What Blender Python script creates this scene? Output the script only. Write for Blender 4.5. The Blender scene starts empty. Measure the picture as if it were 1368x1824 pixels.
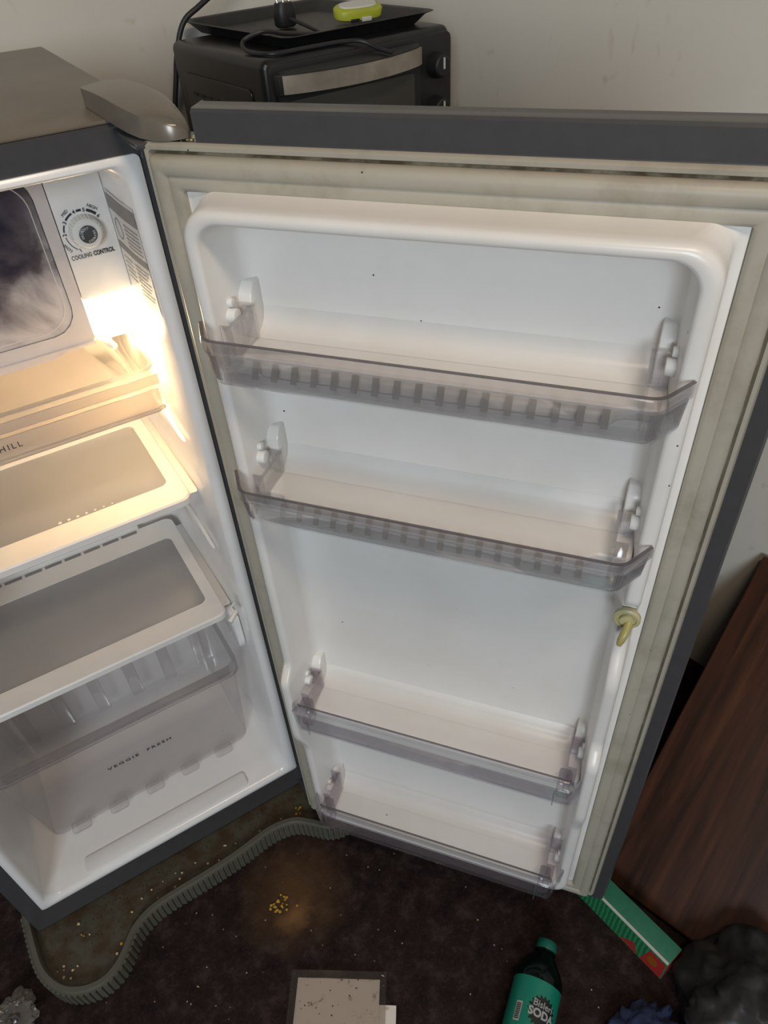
import bpy, bmesh, math, random
from mathutils import Vector, Matrix, noise
random.seed(7)
S = bpy.context.scene
COL = S.collection
R = math.radians

# ------------------------------------------------------------------ camera
CAM = Vector((-0.1873, -0.7987, 1.4949))
YAW, PITCH, ROLL, FPX = 0.4987, 0.71895, -0.07395, 1298.96
fw = Vector((math.sin(YAW)*math.cos(PITCH), math.cos(YAW)*math.cos(PITCH), -math.sin(PITCH)))
rt = Vector((math.cos(YAW), -math.sin(YAW), 0))
up = rt.cross(fw)
rt2 = rt*math.cos(ROLL) + up*math.sin(ROLL)
up2 = up*math.cos(ROLL) - rt*math.sin(ROLL)
cd = bpy.data.cameras.new('camera')
cam = bpy.data.objects.new('camera', cd)
COL.objects.link(cam)
M = Matrix((rt2, up2, -fw)).transposed().to_4x4()
M.translation = CAM
cam.matrix_world = M
cd.sensor_fit = 'HORIZONTAL'
cd.sensor_width = 36
cd.lens = FPX*36/1368
cd.clip_start = 0.02
S.camera = cam

# ------------------------------------------------------------------ world, lights, exposure
wd = bpy.data.worlds.new('world')
S.world = wd
wd.use_nodes = True
wd.node_tree.nodes['Background'].inputs[0].default_value = (0.92, 0.95, 1.0, 1)
wd.node_tree.nodes['Background'].inputs[1].default_value = 0.065
def area(name, loc, target, sx, sy, power, col):
    l = bpy.data.lights.new(name, 'AREA')
    l.shape = 'RECTANGLE'
    l.size, l.size_y, l.energy, l.color = sx, sy, power, col
    o = bpy.data.objects.new(name, l)
    COL.objects.link(o)
    o.location = loc
    o.rotation_euler = (Vector(target)-Vector(loc)).to_track_quat('-Z', 'Y').to_euler()
    return o
area('window_daylight_offscreen', (-2.0, -3.2, 2.1), (0.2, 0.0, 1.0), 1.0, 1.1, 62, (0.84, 0.935, 1.0))
area('ceiling_lamp_offscreen', (-0.1, -1.2, 2.60), (0.5, 0.1, 1.0), 0.6, 0.2, 11.5, (1.0, 0.80, 0.60))
vs = S.view_settings
vs.view_transform = 'Standard'
vs.look = 'None'
vs.gamma = 1
vs.use_curve_mapping = False
vs.exposure = 0.08
S.cycles.transparent_max_bounces = 32

# ------------------------------------------------------------------ materials
def newmat(name):
    m = bpy.data.materials.new(name)
    m.use_nodes = True
    nt = m.node_tree
    return m, nt, nt.nodes['Principled BSDF'], nt.nodes['Material Output']
def nd(nt, t, **kw):
    n = nt.nodes.new(t)
    for k, v in kw.items():
        if hasattr(n, k): setattr(n, k, v)
        else: n.inputs[k].default_value = v
    return n
def coords(nt):
    return nd(nt, 'ShaderNodeNewGeometry').outputs['Position']
def ramp(nt, src, stops):
    r = nd(nt, 'ShaderNodeValToRGB')
    e = r.color_ramp.elements
    while len(e) < len(stops): e.new(0.5)
    for i, (p, c) in enumerate(stops):
        e[i].position = p
        e[i].color = (*c, 1) if len(c) == 3 else c
    nt.links.new(src, r.inputs[0])
    return r.outputs[0]
def mixc(nt, fac, a, b):
    n = nd(nt, 'ShaderNodeMix', data_type='RGBA')
    for v, i in ((fac, 0), (a, 6), (b, 7)):
        if isinstance(v, (int, float)): n.inputs[i].default_value = v
        elif isinstance(v, tuple): n.inputs[i].default_value = (*v, 1)
        else: nt.links.new(v, n.inputs[i])
    return n.outputs[2]
def noisetex(nt, scale, detail=4, rough=0.6, vec=None, dist=0.0):
    n = nd(nt, 'ShaderNodeTexNoise', Scale=scale, Detail=detail, Roughness=rough, Distortion=dist)
    nt.links.new(vec or coords(nt), n.inputs['Vector'])
    return n.outputs['Fac']
def scaled(nt, s, loc=(0, 0, 0), rot=(0, 0, 0)):
    mp = nd(nt, 'ShaderNodeMapping')
    mp.inputs['Scale'].default_value = s
    mp.inputs['Location'].default_value = loc
    mp.inputs['Rotation'].default_value = rot
    nt.links.new(coords(nt), mp.inputs['Vector'])
    return mp.outputs[0]
def bump(nt, b, fac, strength, dist=0.002):
    n = nd(nt, 'ShaderNodeBump')
    n.inputs['Strength'].default_value = strength
    n.inputs['Distance'].default_value = dist
    nt.links.new(fac, n.inputs['Height'])
    nt.links.new(n.outputs[0], b.inputs['Normal'])
def plain(name, col, rough=0.5, metal=0.0, spec=0.5, var=0.0, vscale=20, bmp=0, bscale=200, emit=None):
    m, nt, b, o = newmat(name)
    b.inputs['Base Color'].default_value = (*col, 1)
    b.inputs['Roughness'].default_value = rough
    b.inputs['Metallic'].default_value = metal
    b.inputs['Specular IOR Level'].default_value = spec
    if var:
        f = noisetex(nt, vscale)
        c = ramp(nt, f, [(0.3, tuple(x*(1-var) for x in col)), (0.7, tuple(min(1, x*(1+var)) for x in col))])
        nt.links.new(c, b.inputs['Base Color'])
    if bmp: bump(nt, b, noisetex(nt, bscale, 3), bmp)
    if emit:
        b.inputs['Emission Color'].default_value = (*emit[0], 1)
        b.inputs['Emission Strength'].default_value = emit[1]
    return m
def specks(nt, scale, size, gate):
    v = nd(nt, 'ShaderNodeTexVoronoi', Scale=scale)
    nt.links.new(coords(nt), v.inputs['Vector'])
    a = nd(nt, 'ShaderNodeMath', operation='LESS_THAN')
    nt.links.new(v.outputs['Distance'], a.inputs[0]); a.inputs[1].default_value = size
    s = nd(nt, 'ShaderNodeSeparateColor')
    nt.links.new(v.outputs['Color'], s.inputs[0])
    g = nd(nt, 'ShaderNodeMath', operation='LESS_THAN')
    nt.links.new(s.outputs[0], g.inputs[0]); g.inputs[1].default_value = gate
    p = nd(nt, 'ShaderNodeMath', operation='MULTIPLY')
    nt.links.new(a.outputs[0], p.inputs[0]); nt.links.new(g.outputs[0], p.inputs[1])
    return p.outputs[0]
def dirty(name, col, dirt, rough, lo, hi, scale, sp=(45, 0.06, 0.22), spec=0.5, det=6):
    m, nt, b, o = newmat(name)
    f = ramp(nt, noisetex(nt, scale, det, 0.65), [(lo, (0, 0, 0)), (hi, (1, 1, 1))])
    c = mixc(nt, f, col, dirt)
    if sp: c = mixc(nt, specks(nt, *sp), c, (0.03, 0.025, 0.02))
    nt.links.new(c, b.inputs['Base Color'])
    b.inputs['Roughness'].default_value = rough
    b.inputs['Specular IOR Level'].default_value = spec
    return m
def clear(name, tint, diff, dcol, rough=0.08, gloss=0.5):
    """thin tinted plastic: mostly see-through, a little haze, a clear surface reflection"""
    m, nt, b, o = newmat(name)
    nt.nodes.remove(b)
    t = nd(nt, 'ShaderNodeBsdfTransparent'); t.inputs[0].default_value = (*tint, 1)
    d = nd(nt, 'ShaderNodeBsdfDiffuse'); d.inputs[0].default_value = (*dcol, 1)
    tr = nd(nt, 'ShaderNodeBsdfTranslucent'); tr.inputs[0].default_value = (*dcol, 1)
    m0 = nd(nt, 'ShaderNodeMixShader'); m0.inputs[0].default_value = 0.4
    nt.links.new(d.outputs[0], m0.inputs[1]); nt.links.new(tr.outputs[0], m0.inputs[2])
    m1 = nd(nt, 'ShaderNodeMixShader'); m1.inputs[0].default_value = diff
    nt.links.new(t.outputs[0], m1.inputs[1]); nt.links.new(m0.outputs[0], m1.inputs[2])
    g = nd(nt, 'ShaderNodeBsdfGlossy'); g.inputs['Roughness'].default_value = rough
    fr = nd(nt, 'ShaderNodeFresnel'); fr.inputs[0].default_value = 1.45
    mu = nd(nt, 'ShaderNodeMath', operation='MULTIPLY'); mu.inputs[1].default_value = gloss
    nt.links.new(fr.outputs[0], mu.inputs[0])
    m2 = nd(nt, 'ShaderNodeMixShader')
    nt.links.new(mu.outputs[0], m2.inputs[0]); nt.links.new(m1.outputs[0], m2.inputs[1]); nt.links.new(g.outputs[0], m2.inputs[2])
    nt.links.new(m2.outputs[0], o.inputs[0])
    return m

MAT = {}
MAT['liner'] = dirty('white_liner_plastic', (0.80, 0.78, 0.755), (0.74, 0.71, 0.67), 0.30, 0.45, 0.75, 5, (38, 0.045, 0.16))
MAT['inner'] = dirty('white_cabinet_plastic', (0.86, 0.85, 0.845), (0.78, 0.76, 0.73), 0.22, 0.5, 0.8, 6, (30, 0.03, 0.12))
MAT['shelf_white'] = plain('white_shelf_plastic', (0.78, 0.765, 0.75), 0.35, var=0.03)
MAT['peg'] = plain('white_peg_plastic', (0.76, 0.75, 0.73), 0.35)
MAT['gasket'] = dirty('cream_gasket_rubber', (0.41, 0.38, 0.315), (0.29, 0.26, 0.20), 0.5, 0.50, 0.78, 14, (60, 0.05, 0.12))
MAT['grime'] = dirty('gasket_groove_grime', (0.20, 0.15, 0.09), (0.45, 0.40, 0.30), 0.9, 0.42, 0.6, 40, None)
MAT['shell'] = plain('grey_painted_steel', (0.078, 0.077, 0.081), 0.25, 0.2, var=0.05, vscale=60)
MAT['top'] = dirty('dusty_warm_reflection_top', (0.17, 0.140, 0.106), (0.125, 0.105, 0.082), 0.34, 0.4, 0.7, 7, (90, 0.05, 0.10))  # grey top browned by a painted-in warm reflection, plus real dust
MAT['hinge'] = plain('taupe_hinge_plastic', (0.19, 0.165, 0.135), 0.28, 0.25, var=0.08, vscale=25)
MAT['black_gap'] = plain('black_rubber', (0.02, 0.02, 0.02), 0.7)
MAT['clear'] = clear('clear_bin_plastic', (0.991, 0.988, 0.991), 0.035, (0.84, 0.81, 0.82), 0.05, 0.5)
MAT['clear_rim'] = clear('clear_rim_plastic', (0.945, 0.937, 0.945), 0.08, (0.58, 0.55, 0.555), 0.06, 0.45)
MAT['clear_frost'] = clear('hazy_bin_floor', (0.980, 0.976, 0.978), 0.09, (0.74, 0.71, 0.70), 0.2, 0.35)
MAT['slot'] = clear('bin_slot_edge', (0.80, 0.78, 0.80), 0.55, (0.80, 0.77, 0.75), 0.2, 0.5)
MAT['slot_dark'] = plain('grimy_slot', (0.36, 0.33, 0.30), 0.7)
MAT['clear_low'] = clear('clear_lower_bin_plastic', (0.955, 0.94, 0.96), 0.07, (0.52, 0.47, 0.52), 0.06, 0.45)
MAT['crisper'] = clear('smoky_crisper_plastic', (0.975, 0.968, 0.970), 0.10, (0.74, 0.69, 0.69), 0.10, 0.4)
MAT['crisper_lip'] = clear('smoky_crisper_lip', (0.93, 0.92, 0.925), 0.14, (0.60, 0.56, 0.565), 0.15, 0.4)
MAT['tray'] = clear('milky_tray_plastic', (0.93, 0.91, 0.88), 0.30, (0.82, 0.77, 0.70), 0.08, 0.8)
MAT['tray_lip'] = clear('milky_tray_lip', (0.85, 0.82, 0.80), 0.55, (0.72, 0.66, 0.60), 0.12, 0.6)
MAT['glass'] = clear('grey_shelf_glass', (0.88, 0.89, 0.90), 0.50, (0.72, 0.72, 0.735), 0.10, 0.8)
MAT['rim_line'] = clear('tinted_rim_edge', (0.70, 0.68, 0.70), 0.35, (0.30, 0.28, 0.29), 0.06, 0.5)
MAT['print'] = plain('dark_print', (0.03, 0.03, 0.035), 0.5)
MAT['print_grey'] = plain('grey_print', (0.25, 0.24, 0.24), 0.6)
MAT['print_pale'] = plain('pale_print', (0.75, 0.75, 0.75), 0.6)
MAT['sticker'] = plain('pale_sticker', (0.66, 0.65, 0.65), 0.4)
MAT['dialcap'] = plain('grey_dial_cap', (0.07, 0.072, 0.076), 0.35)
MAT['lamp'] = plain('glowing_lamp_cover', (1, 0.9, 0.7), 0.4, emit=((1.0, 0.78, 0.46), 4.5))
MAT['lock'] = plain('yellowed_plastic', (0.50, 0.46, 0.25), 0.4, var=0.08)
MAT['lock_d'] = plain('yellowed_plastic_lever', (0.40, 0.36, 0.13), 0.35, var=0.08)
MAT['black'] = plain('black_enamel', (0.012, 0.012, 0.013), 0.32, var=0.2, bmp=0.05, bscale=500)
MAT['black_m'] = plain('black_matte_plastic', (0.014, 0.014, 0.015), 0.5)
MAT['black_tray'] = plain('black_tray_coating', (0.016, 0.016, 0.017), 0.45, var=0.3, vscale=60)
MAT['cord'] = plain('black_cord_rubber', (0.018, 0.018, 0.02), 0.45)
MAT['steel'] = plain('dull_steel', (0.33, 0.295, 0.25), 0.45, 0.45, var=0.25, vscale=18)
MAT['chrome'] = plain('bright_metal', (0.80, 0.80, 0.82), 0.2, 1.0)
MAT['ovenglass'] = plain('dark_oven_glass', (0.045, 0.043, 0.038), 0.12, spec=0.6)
MAT['lime'] = plain('lime_plastic', (0.42, 0.46, 0.035), 0.4, var=0.08)
MAT['offwhite'] = plain('offwhite_plastic', (0.62, 0.62, 0.58), 0.5)
MAT['stand'] = dirty('grimy_olive_plastic', (0.085, 0.077, 0.052), (0.062, 0.038, 0.019), 0.55, 0.42, 0.62, 30, (150, 0.22, 0.4), 0.4, 8)
MAT['stand_rim'] = dirty('olive_grey_rim_plastic', (0.105, 0.100, 0.077), (0.062, 0.053, 0.034), 0.5, 0.55, 0.8, 20, None)
MAT['crumb'] = plain('pale_crumb', (0.60, 0.48, 0.28), 0.7, var=0.35, vscale=60)
MAT['crumb_y'] = plain('yellow_crumb', (0.50, 0.30, 0.03), 0.6)
MAT['bottle'] = clear('dark_green_bottle', (0.06, 0.26, 0.20), 0.5, (0.006, 0.022, 0.018), 0.06, 0.7)
MAT['bcap'] = plain('teal_cap', (0.005, 0.135, 0.095), 0.4)
MAT['blabel'] = plain('teal_label', (0.006, 0.22, 0.145), 0.35)
MAT['labelink'] = plain('black_label_ink', (0.012, 0.016, 0.016), 0.4)
MAT['labelgrey'] = plain('silver_label_ink', (0.42, 0.42, 0.42), 0.4)
MAT['paper'] = dirty('dirty_white_paper', (0.80, 0.74, 0.68), (0.30, 0.24, 0.19), 0.7, 0.60, 0.72, 55, (120, 0.18, 0.25))
MAT['pouch'] = clear('grimy_clear_film', (0.88, 0.86, 0.84), 0.16, (0.32, 0.28, 0.25), 0.12, 0.5)
MAT['film'] = clear('crumpled_clear_film', (0.75, 0.72, 0.68), 0.42, (0.42, 0.38, 0.34), 0.15, 0.9)
MAT['bag'] = plain('black_bin_bag_film', (0.030, 0.030, 0.030), 0.45, spec=0.35, var=0.3, vscale=30)
MAT['blue'] = plain('dark_blue_cloth', (0.018, 0.030, 0.085), 0.85, var=0.5, vscale=35)
MAT['red'] = plain('red_card', (0.42, 0.030, 0.025), 0.45)
MAT['orange'] = plain('orange_card', (0.30, 0.10, 0.01), 0.45)
MAT['cwhite'] = plain('white_card', (0.55, 0.56, 0.52), 0.5)
MAT['tabledark'] = plain('black_painted_wood', (0.010, 0.010, 0.011), 0.6, var=0.2)

def green_card(name, a, b):
    m, nt, bs, o = newmat(name)
    w = nd(nt, 'ShaderNodeTexWave', Scale=55, Distortion=1.5)
    nt.links.new(scaled(nt, (1, 1, 1), rot=(0, 0, 0.6)), w.inputs['Vector'])
    nt.links.new(ramp(nt, w.outputs['Fac'], [(0.35, a), (0.7, b)]), bs.inputs['Base Color'])
    bs.inputs['Roughness'].default_value = 0.4
    return m
MAT['green'] = green_card('green_wave_card', (0.014, 0.150, 0.060), (0.035, 0.27, 0.11))
MAT['green2'] = plain('deep_green_card', (0.020, 0.17, 0.10), 0.4, var=0.1, vscale=80)

# freezer flap: smoky plastic with frost grown on it
m, nt, b, o = newmat('frosted_freezer_flap')
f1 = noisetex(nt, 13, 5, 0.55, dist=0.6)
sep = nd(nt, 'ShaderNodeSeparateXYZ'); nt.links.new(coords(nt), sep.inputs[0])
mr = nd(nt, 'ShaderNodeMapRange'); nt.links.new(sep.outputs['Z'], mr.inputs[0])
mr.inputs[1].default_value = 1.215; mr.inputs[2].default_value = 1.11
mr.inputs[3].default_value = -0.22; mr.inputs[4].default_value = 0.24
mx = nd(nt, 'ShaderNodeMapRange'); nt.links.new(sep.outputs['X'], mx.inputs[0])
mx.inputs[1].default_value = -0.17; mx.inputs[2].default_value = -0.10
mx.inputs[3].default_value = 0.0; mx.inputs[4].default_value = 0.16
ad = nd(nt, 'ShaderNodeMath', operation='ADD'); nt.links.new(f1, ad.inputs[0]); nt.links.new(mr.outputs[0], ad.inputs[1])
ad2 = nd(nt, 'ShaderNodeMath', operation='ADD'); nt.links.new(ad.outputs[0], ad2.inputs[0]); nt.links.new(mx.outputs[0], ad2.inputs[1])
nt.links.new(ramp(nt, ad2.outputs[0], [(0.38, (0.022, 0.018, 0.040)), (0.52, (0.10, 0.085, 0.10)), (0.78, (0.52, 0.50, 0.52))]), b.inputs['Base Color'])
b.inputs['Roughness'].default_value = 0.35
MAT['flap'] = m
MAT['freezer_frame'] = plain('greyed_freezer_plastic', (0.60, 0.555, 0.55), 0.35, var=0.05)

# walls: old off-white paint with scuffs
def wallmat(name, col):
    m, nt, b, o = newmat(name)
    big = ramp(nt, noisetex(nt, 2.2, 3), [(0.3, tuple(c*0.95 for c in col)), (0.7, tuple(min(1, c*1.03) for c in col))])
    scr = ramp(nt, noisetex(nt, 9, 3, 0.55, scaled(nt, (3.2, 3.2, 1.0), rot=(0.25, 0, 0))), [(0.64, (0, 0, 0)), (0.76, (0.40, 0.40, 0.40))])
    c = mixc(nt, scr, big, tuple(x*y for x, y in zip(col, (0.55, 0.50, 0.42))))
    sm = ramp(nt, noisetex(nt, 26, 2, 0.5), [(0.68, (0, 0, 0)), (0.78, (0.35, 0.35, 0.35))])
    c = mixc(nt, sm, c, tuple(x*y for x, y in zip(col, (0.62, 0.57, 0.50))))
    nt.links.new(c, b.inputs['Base Color'])
    b.inputs['Roughness'].default_value = 0.7
    bump(nt, b, noisetex(nt, 120, 4), 0.12, 0.002)
    return m
MAT['wall'] = wallmat('old_offwhite_paint', (0.70, 0.665, 0.595))

# floor: dark grimy maroon-brown sheet with an orange-brown food stain
m, nt, b, o = newmat('grimy_dark_floor')
base = ramp(nt, noisetex(nt, 28, 8, 0.7), [(0.30, (0.008, 0.005, 0.005)), (0.52, (0.024, 0.014, 0.0135)), (0.72, (0.062, 0.043, 0.037))])
fine = ramp(nt, noisetex(nt, 190, 4, 0.7), [(0.55, (0, 0, 0)), (0.8, (0.6, 0.6, 0.6))])
c = mixc(nt, fine, base, (0.090, 0.064, 0.055))
def blob(px, py, r0, r1):
    vd = nd(nt, 'ShaderNodeVectorMath', operation='DISTANCE')
    nt.links.new(coords(nt), vd.inputs[0]); vd.inputs[1].default_value = (px, py, 0)
    n2 = nd(nt, 'ShaderNodeMath', operation='MULTIPLY_ADD'); nt.links.new(noisetex(nt, 18, 4), n2.inputs[0]); n2.inputs[1].default_value = 0.09
    nt.links.new(vd.outputs['Value'], n2.inputs[2])
    return ramp(nt, n2.outputs[0], [(r0, (1, 1, 1)), (r1, (0, 0, 0))])
c = mixc(nt, blob(-0.105, -0.165, 0.06, 0.165), c, (0.095, 0.052, 0.024))
c = mixc(nt, blob(-0.128, -0.205, 0.045, 0.085), c, (0.21, 0.105, 0.044))
v = nd(nt, 'ShaderNodeTexVoronoi', Scale=130); nt.links.new(coords(nt), v.inputs['Vector'])
c = mixc(nt, specks(nt, 120, 0.16, 0.035), c, (0.40, 0.35, 0.30))
nt.links.new(c, b.inputs['Base Color'])
b.inputs['Roughness'].default_value = 0.75
b.inputs['Specular IOR Level'].default_value = 0.12
bump(nt, b, noisetex(nt, 60, 6), 0.5, 0.004)
MAT['floor'] = m

# wood
m, nt, b, o = newmat('red_brown_wood')
wv = scaled(nt, (1.3, 0.10, 1.3), rot=(0, 0, R(18.5))); wv.node.vector_type = 'TEXTURE'
w = noisetex(nt, 4, 5, 0.6, wv, 0.5)
nt.links.new(ramp(nt, w, [(0.32, (0.026, 0.010, 0.006)), (0.55, (0.070, 0.026, 0.014)), (0.75, (0.12, 0.046, 0.022))]), b.inputs['Base Color'])
b.inputs['Roughness'].default_value = 0.45
MAT['wood'] = m

# ------------------------------------------------------------------ mesh helpers
class MB:
    def __init__(self): self.v, self.f = [], []
    def add(self, vs, fs):
        k = len(self.v)
        self.v += [Vector(p) for p in vs]
        self.f += [tuple(i+k for i in f) for f in fs]
        return self
    def box(self, x0, x1, y0, y1, z0, z1):
        vs = [(x, y, z) for z in (z0, z1) for y in (y0, y1) for x in (x0, x1)]
        return self.add(vs, [(0, 2, 3, 1), (4, 5, 7, 6), (0, 1, 5, 4), (2, 6, 7, 3), (0, 4, 6, 2), (1, 3, 7, 5)])
    def loft(self, rings, cap0=False, cap1=False, closed=True):
        n = len(rings[0]); vs = [p for r in rings for p in r]; fs = []
        for i in range(len(rings)-1):
            for j in range(n if closed else n-1):
                a, c = i*n+j, i*n+(j+1) % n
                fs.append((a, c, c+n, a+n))
        if cap0: fs.append(tuple(reversed(range(n))))
        if cap1: fs.append(tuple(range((len(rings)-1)*n, len(rings)*n)))
        return self.add(vs, fs)
    def prism(self, poly, a, b, fn=lambda p, h: (p[0], p[1], h)):
        return self.loft([[fn(p, a) for p in poly], [fn(p, b) for p in poly]], True, True)
    def tube(self, path, r, n=10):
        path = [Vector(p) for p in path]; rings = []
        up0 = Vector((0, 0, 1)); prev = None
        for i, p in enumerate(path):
            d = (path[min(i+1, len(path)-1)]-path[max(i-1, 0)]).normalized()
            a = (prev - d*prev.dot(d)) if prev else (up0.cross(d) if abs(d.z) < 0.95 else Vector((1, 0, 0)).cross(d))
            a.normalize(); prev = a; bb = d.cross(a)
            rr = r[i] if isinstance(r, (list, tuple)) else r
            rings.append([p + a*rr*math.cos(t) + bb*rr*math.sin(t) for t in [2*math.pi*k/n for k in range(n)]])
        return self.loft(rings, True, True)
    def lathe(self, prof, n=24, c=(0, 0, 0)):
        c = Vector(c)
        return self.loft([[c+Vector((r*math.cos(2*math.pi*k/n), r*math.sin(2*math.pi*k/n), z)) for k in range(n)] for r, z in prof], True, True)
    def map(self, fn):
        self.v = [Vector(fn(p)) for p in self.v]; return self
    def mesh(self, name, bevel=0, seg=2, angle=40, smooth=True):
        bm = bmesh.new()
        vv = [bm.verts.new(p) for p in self.v]
        for f in self.f:
            try: bm.faces.new([vv[i] for i in f])
            except ValueError: pass
        bmesh.ops.recalc_face_normals(bm, faces=bm.faces)
        if bevel:
            es = [e for e in bm.edges if len(e.link_faces) == 2 and e.calc_face_angle(0) > R(30)]
            bmesh.ops.bevel(bm, geom=es, offset=bevel, segments=seg, profile=0.5, affect='EDGES', clamp_overlap=True)
        me = bpy.data.meshes.new(name)
        bm.to_mesh(me); bm.free()
        if smooth:
            me.polygons.foreach_set('use_smooth', [True]*len(me.polygons))
            me.set_sharp_from_angle(angle=R(angle))
        return me

OFF = {}
def tag(o, label=None, cat=None, group=None, kind=None):
    if label: o['label'] = label
    if cat: o['category'] = cat
    if group: o['group'] = group
    if kind: o['kind'] = kind
    return o
def thing(name, label, cat, loc=(0, 0, 0), rotz=0, group=None, off=None):
    """an Empty at the thing's base; off: the point of the parts' build frame that sits at the Empty"""
    o = bpy.data.objects.new(name, None); COL.objects.link(o)
    o.empty_display_size = 0.05
    o.location = loc; o.rotation_euler = (0, 0, rotz)
    OFF[o] = Vector(off) if off is not None else Vector(loc)
    return tag(o, label, cat, group)
def part(name, mb, mat, parent, bevel=0, seg=2, angle=40, smooth=True, loc=None, rotz=0, label=None, kind=None):
    me = mb if isinstance(mb, bpy.types.Mesh) else mb.mesh(name, bevel, seg, angle, smooth)
    if not me.materials: me.materials.append(MAT[mat])
    o = bpy.data.objects.new(name, me); COL.objects.link(o)
    o.parent = parent
    if loc is not None: o.location = loc
    elif parent in OFF: o.location = -OFF[parent]
    o.rotation_euler = (0, 0, rotz)
    return tag(o, label, None, None, kind)
def solo(name, mb, mat, label=None, cat=None, group=None, kind=None, bevel=0, seg=2, angle=40, smooth=True):
    xs, ys, zs = zip(*[tuple(p) for p in mb.v])
    c = Vector(((min(xs)+max(xs))/2, (min(ys)+max(ys))/2, min(zs)))
    mb.map(lambda p: p-c)
    me = mb.mesh(name, bevel, seg, angle, smooth); me.materials.append(MAT[mat])
    o = bpy.data.objects.new(name, me); COL.objects.link(o); o.location = c
    return tag(o, label, cat, group, kind)
def rrect(x0, x1, y0, y1, r, nc=6, nx=1, ny=1):
    pts = []
    for cx, cy, a0, (tx, ty, k) in ((x1-r, y0+r, -90, (x1, y1-r, ny)), (x1-r, y1-r, 0, (x0+r, y1, nx)), (x0+r, y1-r, 90, (x0, y0+r, ny)), (x0+r, y0+r, 180, (x1-r, y0, nx))):
        for i in range(nc+1):
            a = R(a0+90*i/nc); pts.append((cx+r*math.cos(a), cy+r*math.sin(a)))
        px, py = pts[-1]
        for i in range(1, k): pts.append((px+(tx-px)*i/k, py+(ty-py)*i/k))
    return pts
def sweep(mb, path, section, up_fn):
    """section: (inward offset, height) loop swept along a plan path; up_fn(x, y, h) -> 3D"""
    rings = []; n = len(path)
    for i, p in enumerate(path):
        a = Vector(path[max(i-1, 0)]); b = Vector(path[min(i+1, n-1)])
        d = (b-a).normalized(); nn = Vector((-d.y, d.x))
        rings.append([up_fn(p[0]+nn.x*s, p[1]+nn.y*s, h) for s, h in section])
    return mb.loft(rings, True, True)
def sm(a, b, x):
    t = max(0, min(1, (x-a)/(b-a))); return t*t*(3-2*t)
def text_mb(body, size, depth=0.0004, bold=0.0, space=1.0, align='CENTER'):
    cu = bpy.data.curves.new('text', 'FONT')
    cu.body = body; cu.size = size; cu.extrude = depth/2; cu.offset = bold; cu.space_character = space
    cu.align_x = align; cu.align_y = 'CENTER'; cu.resolution_u = 3
    o = bpy.data.objects.new('text', cu); COL.objects.link(o)
    bpy.context.view_layer.update()
    me = o.evaluated_get(bpy.context.evaluated_depsgraph_get()).to_mesh()
    mb = MB().add([v.co.copy() for v in me.vertices], [tuple(p.vertices) for p in me.polygons])
    bpy.data.objects.remove(o); bpy.data.curves.remove(cu)
    return mb
def subdiv_len(mb, maxlen):
    """split long edges so that flat print can follow a curved surface"""
    bm = bmesh.new(); vv = [bm.verts.new(p) for p in mb.v]
    for f in mb.f:
        try: bm.faces.new([vv[i] for i in f])
        except ValueError: pass
    bmesh.ops.triangulate(bm, faces=bm.faces)
    for _ in range(3):
        es = [e for e in bm.edges if e.calc_length() > maxlen]
        if not es: break
        bmesh.ops.subdivide_edges(bm, edges=es, cuts=1)
        bmesh.ops.triangulate(bm, faces=[f for f in bm.faces if len(f.verts) > 3])
    bm.verts.index_update()
    out = MB().add([v.co.copy() for v in bm.verts], [tuple(v.index for v in f.verts) for f in bm.faces])
    bm.free(); return out

# ------------------------------------------------------------------ room
solo('floor', MB().box(-2.0, 1.6, -2.2, 1.6, -0.05, 0.0), 'floor', kind='structure', smooth=False)
ROOM = R(10)                                   # the room is turned against the refrigerator
ux = Vector((math.cos(ROOM), math.sin(ROOM), 0)); uy = Vector((-math.sin(ROOM), math.cos(ROOM), 0))
WR = Vector((0.961, -0.17, 0))                 # a point on the foot of the right wall
def rm(a, b, z): return WR + ux*a + uy*b + Vector((0, 0, z))
BACK = 1.135                                   # back wall, along the right wall from WR
wr = MB(); wr.box(0, 0.12, -2.2, BACK+0.12, 0, 2.6); wr.map(lambda p: rm(p.x, p.y, p.z))
solo('wall_right', wr, 'wall', kind='structure', smooth=False)
wb = MB(); wb.box(-3.0, 0, BACK, BACK+0.12, 0, 2.6); wb.map(lambda p: rm(p.x, p.y, p.z))
solo('wall_back', wb, 'wall', kind='structure', smooth=False)

# ------------------------------------------------------------------ refrigerator
FR = thing('refrigerator', 'grey single-door refrigerator with white interior, its door swung open', 'refrigerator', (-0.255, 0.27, 0.05))
XL, XR, ZB, ZT = -0.54, 0.03, 0.065, 1.328     # outer cabinet
# outer shell: sides, back, front frame around the opening
sh = MB()
def fr_ring(x0, x1, z0, z1, y, r=0.004): return [(p[0], y, p[1]) for p in rrect(x0, x1, z0, z1, r)]
sh.loft([fr_ring(-0.505, -0.005, 0.135, 1.295, 0.02), fr_ring(-0.505, -0.005, 0.135, 1.295, 0.0), fr_ring(XL+.002, XR-.002, ZB+.002, ZT-.002, 0.0), fr_ring(XL, XR, ZB, ZT, 0.003),
         fr_ring(XL, XR, ZB, ZT, 0.534)], False, True)
part('cabinet_shell', sh, 'shell', FR)
part('top_panel', MB().box(XL+.003, XR-.003, 0.003, 0.531, ZT+.0002, ZT+.004), 'top', FR, bevel=0.0015, label='dusty top panel with a warm brown reflection painted in')
part('bottom_plinth', MB().box(-0.52, 0.01, 0.03, 0.5, 0.052, ZB-.0005), 'shell', FR)
ft = MB()
for x, y in ((-0.49, 0.04), (-0.02, 0.04), (-0.49, 0.48), (-0.02, 0.48)):
    m_ = MB().lathe([(0.018, 0.0355), (0.018, 0.045), (0.008, 0.046), (0.008, 0.054)], 14, (x, y, 0))
    part('levelling_foot', m_, 'black_gap', FR)
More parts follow.
